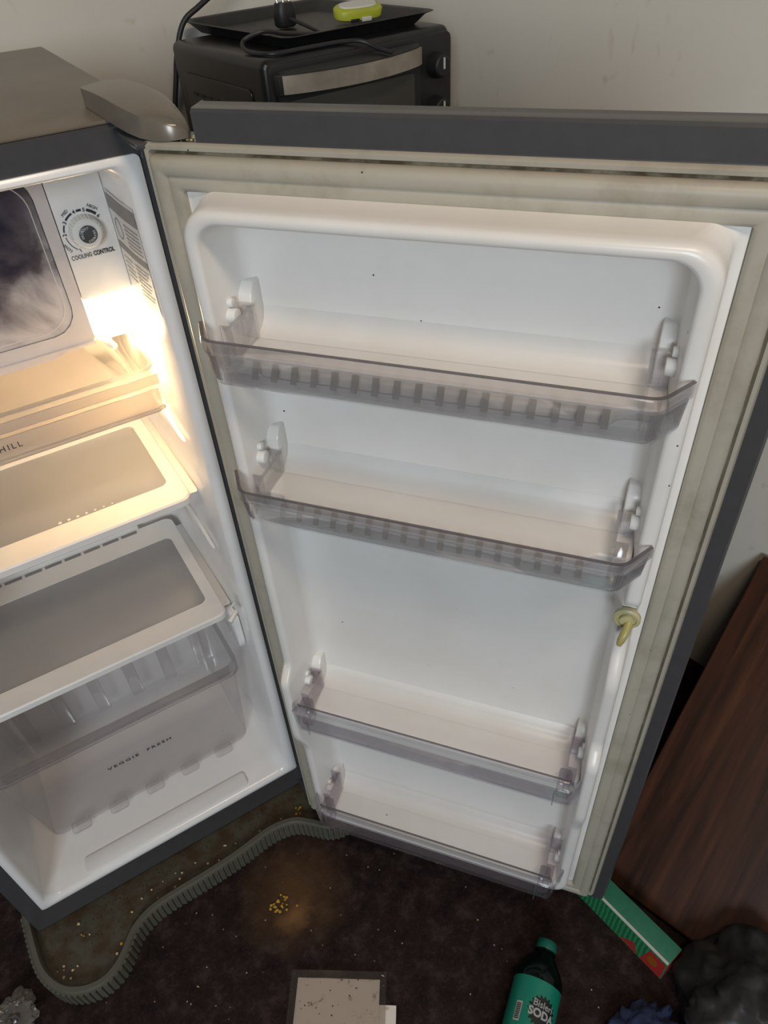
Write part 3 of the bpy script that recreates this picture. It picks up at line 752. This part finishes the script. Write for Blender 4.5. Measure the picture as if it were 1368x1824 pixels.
part('front_rail', MB().tube([(-0.470, 0.022, 1.0045), (-0.05, 0.022, 1.0045), (-0.041, 0.026, 1.0045)], 0.0028, 8), 'tray_lip', T)
t = text_mb('CHILL', 0.0105, space=1.35, align='RIGHT')
t.map(lambda p: (-0.2105+p.x, 0.0222-p.z, 1.0205+p.y))
part('lettering', t, 'print', T, smooth=False)

# crisper drawer
T = thing('crisper_drawer', 'smoky clear vegetable drawer lettered VEGGIE FRESH under the lower glass shelf', 'drawer', (-0.255, 0.2, 0.157))
def cr(x0, x1, y0, y1, z, r=0.02): return [(p[0], p[1], z) for p in rrect(x0, x1, y0, y1, r, 6, 4, 2)]
zt = 0.4700
cb_ = MB().loft([cr(-0.462, -0.049, 0.040, 0.318, zt-0.028), cr(-0.459, -0.052, 0.052, 0.312, zt-0.10), cr(-0.455, -0.056, 0.095, 0.305, 0.172), cr(-0.452, -0.059, 0.102, 0.300, 0.158, 0.018)], False, True)
part('bowl', cb_, 'crisper', T, angle=50)
part('lip', MB().loft([cr(-0.4625, -0.0485, 0.0395, 0.3185, zt-0.029), cr(-0.4665, -0.0445, 0.0340, 0.322, zt-0.026), cr(-0.4665, -0.0445, 0.0340, 0.322, zt-0.001), cr(-0.4645, -0.0465, 0.0360, 0.320, zt), cr(-0.4615, -0.0495, 0.0400, 0.317, zt-0.001), cr(-0.4615, -0.0495, 0.0400, 0.317, zt-0.027)]), 'crisper_lip', T, angle=40)
part('lip_bead', MB().tube([(-0.4655, 0.0335, zt-0.012), (-0.0455, 0.0335, zt-0.012)], 0.0012, 6), 'crisper_lip', T)
for k in range(5):
    x = -0.404+0.0725*k
    mb = MB().prism(fillet([(x-0.018, 0.0860), (x+0.018, 0.0860), (x+0.018, 0.110), (x-0.018, 0.110)], 0.007), 0.1590, 0.1655)
    part('foot', mb, 'crisper', T, bevel=0.002)
for k in range(6):
    x = -0.436+0.0725*k
    part('back_rib', MB().box(x-0.012, x+0.012, 0.2960, 0.3020, 0.20, 0.405), 'crisper', T, bevel=0.003)
t = text_mb('VEGGIE  FRESH', 0.0132, bold=0.00030, space=1.36)
k_ = (0.095-0.052)/((zt-0.10)-0.172)
t.map(lambda p: (-0.2535+p.x*1.0, 0.052+((zt-0.10)-(0.3350+p.y))*k_-0.0030-p.z, 0.3350+p.y))
part('lettering', t, 'print', T, smooth=False)

# ------------------------------------------------------------------ plastic stand
T = thing('refrigerator_stand', 'grimy olive plastic stand with ribbed rim under the refrigerator', 'stand', (-0.25, 0.2, 0.0))
pts = [(-0.566, 0.56), (-0.566, 0.05), (-0.5645, -0.015), (-0.560, -0.058), (-0.547, -0.092), (-0.525, -0.120), (-0.493, -0.138), (-0.458, -0.142), (-0.428, -0.130), (-0.406, -0.110), (-0.390, -0.092), (-0.368, -0.078), (-0.340, -0.070), (-0.300, -0.0675), (-0.24, -0.067), (-0.18, -0.064), (-0.13, -0.058), (-0.100, -0.0545), (-0.072, -0.057), (-0.045, -0.066),
       (-0.020, -0.088), (0.005, -0.112), (0.040, -0.122), (0.080, -0.108), (0.105, -0.070), (0.112, -0.02), (0.112, 0.56)]
def cat(P, n=5):
    out = []
    for i in range(len(P)-1):
        p0, p1, p2, p3 = P[max(i-1, 0)], P[i], P[i+1], P[min(i+2, len(P)-1)]
        for k in range(n):
            t = k/n
            out.append(tuple(0.5*((2*p1[j])+(-p0[j]+p2[j])*t+(2*p0[j]-5*p1[j]+4*p2[j]-p3[j])*t*t+(-p0[j]+3*p1[j]-3*p2[j]+p3[j])*t**3) for j in range(len(p1))))
    out.append(P[-1]); return out
sp = [pts[0]] + cat(pts[1:-1], 5) + [pts[-1]]
part('plate', MB().prism(sp, 0.020, 0.0350), 'stand', T, smooth=False, label='dirt-covered plate')
rim = MB(); sec = [(-0.0005, 0.002), (0.0, 0.048), (0.003, 0.052), (0.011, 0.052), (0.0145, 0.048), (0.0155, 0.0352), (0.0155, 0.002)]
sweep(rim, sp, sec, lambda x, y, h: (x, y, h))
part('rim', rim, 'stand_rim', T, angle=45)
rb = MB(); acc = 0
for i in range(1, len(sp)-1):
    a = Vector(sp[i]); b_ = Vector(sp[i+1])
    if a.y > 0.12: continue
    d = (b_-a); L = d.length
    if L < 1e-6: continue
    nn = Vector((-d.y, d.x))/L
    s = acc
    while s < L:
        c = a+d*(s/L)-nn*0.0012
        tdir = d/L
        e = [c-tdir*0.0034+nn*0.001, c+tdir*0.0034+nn*0.001, c+tdir*0.0024-nn*0.0024, c-tdir*0.0024-nn*0.0024]
        rb.loft([[(q.x, q.y, z) for q in e] for z in (0.004, 0.047)], True, True)
        s += 0.0105
    acc = s-L
part('rim_ribs', rb, 'stand_rim', T, kind='stuff', smooth=False)

# ------------------------------------------------------------------ crumbs
def lumps(spots, zb, r0, r1):
    mb = MB()
    for x, y in spots:
        r = random.uniform(r0, r1); n = 6
        rr = [[(x+r*k*random.uniform(.7, 1.2)*math.cos(2*math.pi*j/n), y+r*k*random.uniform(.7, 1.2)*math.sin(2*math.pi*j/n), zb+r*h) for j in range(n)] for k, h in ((0.8, 0), (1.0, 0.4), (0.5, 0.9))]
        mb.loft(rr, True, True)
    return mb
random.seed(3)
s1 = [(-0.52+random.gauss(0, 0.012), -0.083+random.gauss(0, 0.012)) for _ in range(9)] + [(-0.478, -0.010), (-0.30, -0.045), (-0.29, -0.020), (-0.335, -0.046), (-0.43, -0.10)] + [(random.uniform(-0.53, -0.05), random.uniform(-0.045, -0.02)) for _ in range(16)]
solo('crumbs', lumps(s1, 0.0352, 0.0012, 0.0032), 'crumb', 'pale food crumbs scattered on the olive stand plate', 'crumbs', kind='stuff', smooth=False)
s2 = [(-0.478, -0.032), (-0.475, -0.036), (-0.418, -0.088), (-0.030, -0.030), (-0.026, -0.036), (-0.022, -0.034), (-0.035, -0.042), (-0.028, -0.045)]
solo('crumbs', lumps(s2, 0.0352, 0.0016, 0.0035), 'crumb_y', 'yellow food bits lying on the olive stand plate', 'crumbs', kind='stuff', smooth=False)
s3 = [(random.uniform(-0.55, -0.2), random.uniform(-0.34, -0.17)) for _ in range(20)] + [(random.uniform(-0.15, 0.2), random.uniform(-0.55, -0.2)) for _ in range(12)]
solo('crumbs', lumps(s3, 0.0002, 0.0006, 0.0017), 'crumb', 'tiny pale crumbs littered over the dark floor', 'crumbs', kind='stuff', smooth=False)
s4 = [(-0.133+random.gauss(0, 0.012), -0.172+random.gauss(0, 0.008)) for _ in range(22)]
solo('food_spill', lumps(s4, 0.0002, 0.0018, 0.0042), 'crumb_y', 'orange food bits on the brown floor stain before the stand', 'food spill', kind='stuff', smooth=False)
c_, s_ = math.cos(TH), math.sin(TH)
s5 = []
for _ in range(34):
    u, w = random.uniform(0.006, 0.042), random.uniform(-0.034, -0.018)
    s5.append((HX+u*c_+w*s_, HY+u*s_-w*c_))
solo('debris', lumps(s5, 1.3227, 0.0008, 0.0026), 'crumb', 'dry debris on the door corner under the hinge cover', 'debris', kind='stuff', smooth=False)

# ------------------------------------------------------------------ table, oven and what lies on it
T = thing('side_table', 'black painted table standing in the corner under the toaster oven', 'table', rm(-0.45, 0.55, 0))
tf = lambda p: rm(p.x, p.y, p.z)
TT = 1.020
def tbx(*a): return MB().box(*a).map(tf)
part('table_top', tbx(-0.66, -0.012, -0.06, 1.08, TT-0.025, TT), 'tabledark', T, bevel=0.002)
for a, b_ in ((-0.64, -0.03), (-0.64, 1.03), (-0.06, -0.03), (-0.06, 1.03)):
    part('leg', tbx(a, a+0.04, b_, b_+0.04, 0, TT-0.0255), 'tabledark', T, bevel=0.002)
part('apron', tbx(-0.598, -0.062, -0.028, -0.008, 0.66, TT-0.026), 'tabledark', T)
part('apron', tbx(-0.058, -0.038, 0.012, 1.028, 0.66, TT-0.026), 'tabledark', T)

OA = R(6.7)
oc = Vector((0.509, 0.6345, TT))
T = thing('toaster_oven', 'black toaster oven with a bowed steel handle on the corner table', 'toaster oven', oc, OA, off=(0, 0, 0))
W2, D2, HH = 0.200, 0.1675, 0.262
part('body', MB().box(-W2, W2, -D2, D2, 0.012, HH), 'black', T, bevel=0.014, seg=4)
for x in (-0.17, 0.17):
    for y in (-0.13, 0.13): part('foot', MB().lathe([(0.011, 0), (0.012, 0.0115)], 12, (x, y, 0)), 'black_m', T)
part('front_frame', MB().prism(rrect(-W2+.006, W2-.006, 0.018, HH-.008, 0.012, 4), -D2-0.008, -D2-0.0002, lambda p, h: (p[0], h, p[1])), 'black_m', T, bevel=0.002)
DRX = 0.112
od = part('oven_door', MB().prism(rrect(-0.186, DRX, 0.024, HH-.022, 0.006, 4), -D2-0.018, -D2-0.0084, lambda p, h: (p[0], h, p[1])), 'black_m', T, bevel=0.002)
part('door_glass', MB().prism(rrect(-0.170, DRX-.016, 0.035, HH-.060, 0.006, 4), -D2-0.0192, -D2-0.0182, lambda p, h: (p[0], h, p[1])), 'ovenglass', od, loc=(0, 0, 0), label='dark glass window')
hx0, hx1 = -0.182, DRX-.004
def hy(t): return -D2-0.0184-0.004-0.034*math.sin(math.pi*t)**0.75
N = 24
hp = [(hx0+(hx1-hx0)*i/N, hy(i/N)) for i in range(N+1)]
zc = HH-.034
part('handle_band', MB().loft([[(x, y-0.0045, zc-0.013), (x, y-0.0045, zc+0.013), (x, y, zc+0.013), (x, y, zc-0.013)] for x, y in hp], True, True), 'steel', od, loc=(0, 0, 0), label='dull steel handle band', angle=30)
part('handle_grip', MB().loft([[(x, y+0.0004, zc-0.012), (x, y+0.0004, zc+0.0145), (x, -D2-0.0184, zc+0.0185), (x, -D2-0.0184, zc+0.012), (x, y+0.004, zc-0.010)] for x, y in hp], True, True), 'black_m', od, loc=(0, 0, 0), angle=30)
part('handle_end', MB().box(hx0-0.010, hx0-0.0005, -D2-0.030, -D2-0.0182, zc-0.014, zc+0.015), 'black_m', od, loc=(0, 0, 0), bevel=0.002)
for z in (0.205, 0.135, 0.065):
    kn = MB().lathe([(0.021, 0), (0.021, 0.008), (0.018, 0.022), (0.015, 0.024)], 24).map(lambda p: (0.155+p.x, -D2-0.0083-p.z, z+p.y))
    k_o = part('knob', kn, 'black_m', T, angle=30)
    part('knob_pointer', MB().box(0.1535, 0.1565, -D2-0.0345, -D2-0.0325, z-0.004, z+0.014), 'offwhite', k_o, loc=(0, 0, 0))
part('side_panel', MB().prism(rrect(-0.125, 0.125, 0.035, HH-.045, 0.012, 4), -W2-0.003, -W2-0.0002, lambda p, h: (h, p[0], p[1])), 'black', T, bevel=0.0015)
for r_ in range(6):
    for k in range(8):
        y, z = -0.10+0.027*k, 0.075+0.022*r_
        part('vent_slot', MB().box(-W2-0.0042, -W2-0.0031, y-0.008, y+0.008, z-0.0025, z+0.0025), 'black_m', T)

TRZ = TT+HH+0.0005
T = thing('baking_tray', 'black baking tray with flared rim lying on the toaster oven', 'baking tray', Vector((0.527, 0.681, TRZ)), R(8), off=(0, 0, 0))
def tr(x, y, z, r=0.02): return [(p[0], p[1], z) for p in rrect(-x, x, -y, y, r, 5)]
part('pan', MB().loft([tr(0.138, 0.163, 0.003), tr(0.153, 0.178, 0.0185), tr(0.163, 0.188, 0.0205), tr(0.165, 0.190, 0.0195), tr(0.155, 0.180, 0.016), tr(0.140, 0.165, 0.0)], True, True), 'black_tray', T, angle=35)
oex = Vector((math.cos(OA), math.sin(OA), 0)); oey = Vector((-math.sin(OA), math.cos(OA), 0))
def ov(x, y, z): return oc + oex*x + oey*y + Vector((0, 0, HH+z))
# lime plastic gadget in the tray
T = thing('plastic_gadget', 'lime green rounded plastic gadget with white insert in the baking tray', 'gadget', Vector((0.618, 0.640, TRZ+0.0095)), R(3), off=(0, 0, 0))
T.rotation_euler = (R(14), 0, R(-4))
ell = lambda a, b_, n=28, e=0.75: [(a*abs(math.cos(t))**e*(1 if math.cos(t) >= 0 else -1), b_*abs(math.sin(t))**e*(1 if math.sin(t) >= 0 else -1)) for t in [2*math.pi*i/n for i in range(n)]]
part('body', MB().loft([[(x, y, z) for x, y in ell(a, b_)] for a, b_, z in ((0.040, 0.017, 0.0), (0.047, 0.023, 0.004), (0.048, 0.024, 0.016), (0.044, 0.021, 0.020))], True, True), 'lime', T, angle=50)
part('insert', MB().loft([[(x, y+0.002, z) for x, y in ell(a, b_)] for a, b_, z in ((0.038, 0.015, 0.0202), (0.037, 0.014, 0.0225))], True, True), 'offwhite', T)
part('clip', MB().box(-0.004, 0.016, -0.0285, -0.0242, 0.003, 0.010), 'offwhite', T, bevel=0.001)
part('notch', MB().box(-0.026, -0.008, -0.0262, -0.0240, 0.002, 0.008), 'black_m', T, bevel=0.001)
# power cord with three pin plug
T = thing('power_cord', 'black power cord with a three-pin plug draped over the baking tray', 'power cord', ov(-0.05, 0.02, 0.006))
pl = MB().loft([[tuple(ov(-0.012+x*k, 0.055+y*k, z)) for x, y in ell(0.020, 0.016)] for k, z in ((0.8, 0.006), (1.0, 0.010), (1.0, 0.034), (0.8, 0.044))], True, True)
PL = part('plug', pl, 'black_m', T, angle=50)
for dx, h_ in ((-0.013, 0.062), (0.0, 0.066), (0.013, 0.062)):
    part('plug_pin', MB().tube([tuple(ov(-0.012+dx, 0.055, 0.0442)), tuple(ov(-0.012+dx*1.1, 0.058, h_))], 0.0024, 10), 'chrome', PL, loc=(0, 0, 0))
cpts = [ov(-0.012, 0.037, 0.020), ov(-0.005, -0.02, 0.009), ov(-0.03, -0.085, 0.0085), ov(-0.10, -0.092, 0.018), ov(-0.143, -0.088, 0.0262), ov(-0.176, -0.075, 0.016), ov(-0.184, -0.10, 0.0048), ov(-0.168, -0.150, 0.0040), ov(-0.10, -0.1560, 0.0040), ov(-0.04, -0.1590, 0.0036), ov(-0.005, -0.1720, 0.0010), ov(0.012, -0.196, -0.0100), ov(0.020, -0.224, -0.0145)]
part('cord', MB().tube(cat([tuple(p) for p in cpts], 8), 0.0036, 8), 'cord', T)
# thicker supply cable rising behind the oven
cp2 = [ov(-0.18, 0.190, -0.25), ov(-0.208, 0.195, -0.15), ov(-0.19, 0.190, -0.06), ov(-0.175, 0.185, -0.01), ov(-0.155, 0.18, 0.025), ov(-0.12, 0.175, 0.045), ov(-0.06, 0.175, 0.075), ov(0.02, 0.19, 0.12), ov(0.06, 0.20, 0.18), ov(0.08, 0.20, 0.25)]
solo('supply_cable', MB().tube(cat([tuple(p) for p in cp2], 8), 0.0050, 10), 'cord', 'thick black cable running up behind the toaster oven', 'cable')

# ------------------------------------------------------------------ leaning board and things on the floor
T0 = MB()
e1 = Vector((0.985-0.408, -0.264+0.456, 0.415)); L1 = e1.length; e1.normalize()
e2 = Vector((0.17, -0.985, 0)); e2 = (e2-e1*e2.dot(e1)).normalized(); e3 = e1.cross(e2)
if e3.z < 0: e3 = -e3
O = Vector((0.408, -0.456, 0.0))
T0.box(0.0, 0.708, 0, 0.62, -0.022, 0.0)
lo = None
T0.map(lambda p: O + e1*p.x + e2*p.y + e3*p.z)
mz = min(p.z for p in T0.v); T0.map(lambda p: p-Vector((0, 0, mz)))
solo('wooden_board', T0, 'wood', 'red-brown wooden board leaning against the wall behind the open door', 'board', bevel=0.004, seg=3)

# bottle, lying with its cap towards the refrigerator
ba = Vector((0.816, 0.578, 0)); br = Vector((0.578, -0.816, 0)); bz = Vector((0, 0, 1)); RB = 0.0415
B0 = Vector((0.240, -0.506, RB+0.0012))-ba*0.270      # middle of its base
def bt(r, a, h): return B0 + ba*h + (br*math.sin(a) + bz*math.cos(a))*r
T = thing('soda_bottle', 'dark green soda bottle with teal cap and teal label lying on the floor', 'bottle', B0-Vector((0, 0, RB)))
def blathe(prof, n=40): return MB().loft([[tuple(bt(r, 2*math.pi*k/n, h)) for k in range(n)] for r, h in prof], True, True)
bp = [(0.030, 0.0), (0.038, 0.004), (RB, 0.014), (RB, 0.050), (0.0400, 0.056), (0.0400, 0.198), (0.0410, 0.204), (0.0385, 0.214), (0.0310, 0.228), (0.0220, 0.240), (0.0165, 0.248), (0.0160, 0.2505), (0.0185, 0.2512), (0.0185, 0.2530), (0.0150, 0.2535)]
part('bottle_body', blathe(bp), 'bottle', T, angle=60)
part('cap', blathe([(0.0176, 0.2537), (0.0180, 0.2550), (0.0176, 0.2685), (0.0162, 0.2702), (0.009, 0.2705)]), 'bcap', T, angle=40)
part('label', MB().loft([[tuple(bt(r, 2*math.pi*k/48, h)) for k in range(48)] for r, h in ((0.0402, 0.066), (0.0406, 0.066), (0.0406, 0.196), (0.0402, 0.196))]), 'blabel', T, angle=60, label='teal label with black burst')
def wrap(mb, ang, hc, d):
    mb = subdiv_len(mb, 0.005)
    return mb.map(lambda p: tuple(bt(0.0406+d+p.z, ang+p.x/0.0406, hc+p.y)))
n = 20
poly = [((0.0260 if i % 2 == 0 else 0.0205)*math.cos(math.pi*i/n), (0.0260 if i % 2 == 0 else 0.0205)*math.sin(math.pi*i/n)) for i in range(2*n)]
bs = MB().add([(0, 0, 0)] + [(p[0], p[1], 0) for p in poly], [(0, i+1, (i+1) % (2*n)+1) for i in range(2*n)])
part('burst', wrap(bs, 0.42, 0.150, 0.0003), 'labelink', T, smooth=False)
tx = MB()
for s_t, sz, zz, bo in (('Bisleri', 0.0145, 0.1605, 0.0001), ('SODA', 0.0170, 0.1465, 0.0007)):
    t = text_mb(s_t, sz, 0.0002, bo); w_ = wrap(t, 0.42, zz, 0.0006); tx.add(w_.v, w_.f)
part('label_lettering', tx, 'labelgrey', T, smooth=False)
bc = MB()
for k in range(9):
    q = MB().add([(-0.004, -0.012+k*0.0027, 0), (0.004, -0.012+k*0.0027, 0), (0.004, -0.0105+k*0.0027, 0), (-0.004, -0.0105+k*0.0027, 0)], [(0, 1, 2, 3)])
    w_ = wrap(q, -0.55, 0.140, 0.0006); bc.add(w_.v, w_.f)
wq = wrap(MB().add([(-0.0055, -0.015, 0), (0.0055, -0.015, 0), (0.0055, 0.015, 0), (-0.0055, 0.015, 0)], [(0, 1, 2, 3)]), -0.55, 0.140, 0.0003)
part('code_panel', wq, 'labelgrey', T, smooth=False)
part('code_bars', bc, 'labelink', T, smooth=False)

# green carton
A_ = Vector((0.3475, -0.402, 0)); ang = math.atan2(-0.185, 0.024)
T = thing('carton', 'long green carton with white stripe and red end beside the wooden board', 'carton', A_, ang, off=(0, 0, 0))
# build frame: x along its length, y across (towards the wall), z up
LN, WD, HT = 0.248, 0.041, 0.067
cb2 = MB().box(0, LN, 0, WD, 0.0, HT)
part('box', cb2, 'green2', T, bevel=0.001)
part('side_panel', MB().box(0.052, LN-.001, -0.0004, -0.0002, 0.001, HT-0.002), 'green', T, smooth=False, label='green side with fine waves')
part('edge_stripe', MB().box(0.03, LN-.001, 0.0006, 0.0056, HT+0.0001, HT+0.0004), 'cwhite', T, smooth=False)
part('end_panel', MB().box(LN+.0001, LN+.0004, 0.001, WD-.001, 0.001, HT-0.001), 'red', T, smooth=False, label='red end')
part('red_tip', MB().box(0.0, 0.050, -0.0004, -0.0002, 0.001, HT-0.002), 'red', T, smooth=False)
tri = MB().add([(LN-0.090, -0.0006, 0.004), (LN-0.050, -0.0006, 0.004), (LN-0.062, -0.0006, 0.036)], [(0, 1, 2)]); part('red_flash', tri, 'red', T, smooth=False)
pr = MB().add([(LN-0.044, -0.0006, 0.002), (LN-0.002, -0.0006, 0.002), (LN-0.002, -0.0006, HT-0.004), (LN-0.034, -0.0006, HT-0.004)], [(0, 1, 2, 3)]); part('picture_panel', pr, 'red', T, smooth=False)
cc = MB().add([(LN-0.024+0.010*math.cos(a), -0.0009, 0.034+0.015*math.sin(a)) for a in [2*math.pi*i/16 for i in range(16)]], [tuple(range(16))]); part('picture_spot', cc, 'orange', T, smooth=False)

# paper in a clear pouch
pa = Vector((-0.164, -0.303, 0)); pdx = Vector((0.123, -0.082, 0)).normalized(); pdy = Vector((-0.55, -0.83, 0)).normalized()
T = thing('document_pouch', 'clear film pouch holding dirty white paper, flat on the dark floor', 'document', pa+pdx*0.074+pdy*0.1, 0)
def pf(a, b_, z): return pa+pdx*a+pdy*b_+Vector((0, 0, z))
def psheet(a0, a1, b0, b1, z, n=10):
    mb = MB(); vs_ = []; fs_ = []
    for i in range(n+1):
        for j in range(n+1):
            a = a0+(a1-a0)*i/n; b_ = b0+(b1-b0)*j/n
            vs_.append(pf(a, b_, z+0.0012*noise.noise(Vector((a*30, b_*30, z*900)))+0.0012))
    for i in range(n):
        for j in range(n): k = i*(n+1)+j; fs_.append((k, k+1, k+n+2, k+n+1))
    return mb.add(vs_, fs_)
part('paper_sheet', psheet(0.026, 0.178, 0.038, 0.26, 0.0012), 'paper', T)
part('paper_sheet', psheet(0.0, 0.148, 0.0, 0.26, 0.0042), 'paper', T)
part('film_cover', psheet(-0.012, 0.160, -0.012, 0.27, 0.0072), 'pouch', T)
part('staple', MB().tube([tuple(pf(0.151, -0.006, 0.0105)), tuple(pf(0.156, -0.004, 0.0105))], 0.0012, 6), 'chrome', T)

def crumple(center, rx, ry, rz, amp, sc, seed, sub=5, flat=True):
    bm = bmesh.new(); bmesh.ops.create_icosphere(bm, subdivisions=sub, radius=1)
    mb = MB(); off = Vector((seed*7.3, seed*3.1, seed*1.7))
    for v_ in bm.verts:
        p = v_.co.copy()
        nz = noise.turbulence(p*sc+off, 4, True)-0.5 + 0.5*noise.cell(p*sc*1.6+off)*0.3
        k = 1+amp*nz
        q = Vector((p.x*rx*k, p.y*ry*k, p.z*rz*k))
        mb.v.append(Vector(center)+Vector((q.x, q.y, max(q.z, -rz*0.55)+rz*0.55)))
    mb.f = [tuple(v_.index for v_ in f.verts) for f in bm.faces]
    bm.free(); return mb
gb = crumple((0.440, -0.775, 0.0), 0.120, 0.120, 0.105, 0.50, 0.9, 2)
def off_board(p):
    d = (p-Vector((0, 0, -mz))-O).dot(e3)
    return p + e3*max(0, 0.004-d)
gb.map(off_board)
gb.map(lambda p: (p.x, p.y, max(p.z, 0.0)))
solo('garbage_bag', gb, 'bag', 'crumpled black plastic bag on the floor before the wooden board', 'bag', angle=70)
solo('cloth', crumple((0.275, -0.690, 0.0), 0.075, 0.045, 0.020, 0.5, 1.6, 5), 'blue', 'dark blue cloth heaped on the floor beside the soda bottle', 'cloth', angle=80)
solo('wrapper', crumple((-0.625, -0.090, 0.0), 0.045, 0.035, 0.022, 0.75, 1.3, 9, 5), 'film', 'crumpled clear wrapper on the floor by the stand', 'wrapper', angle=25)
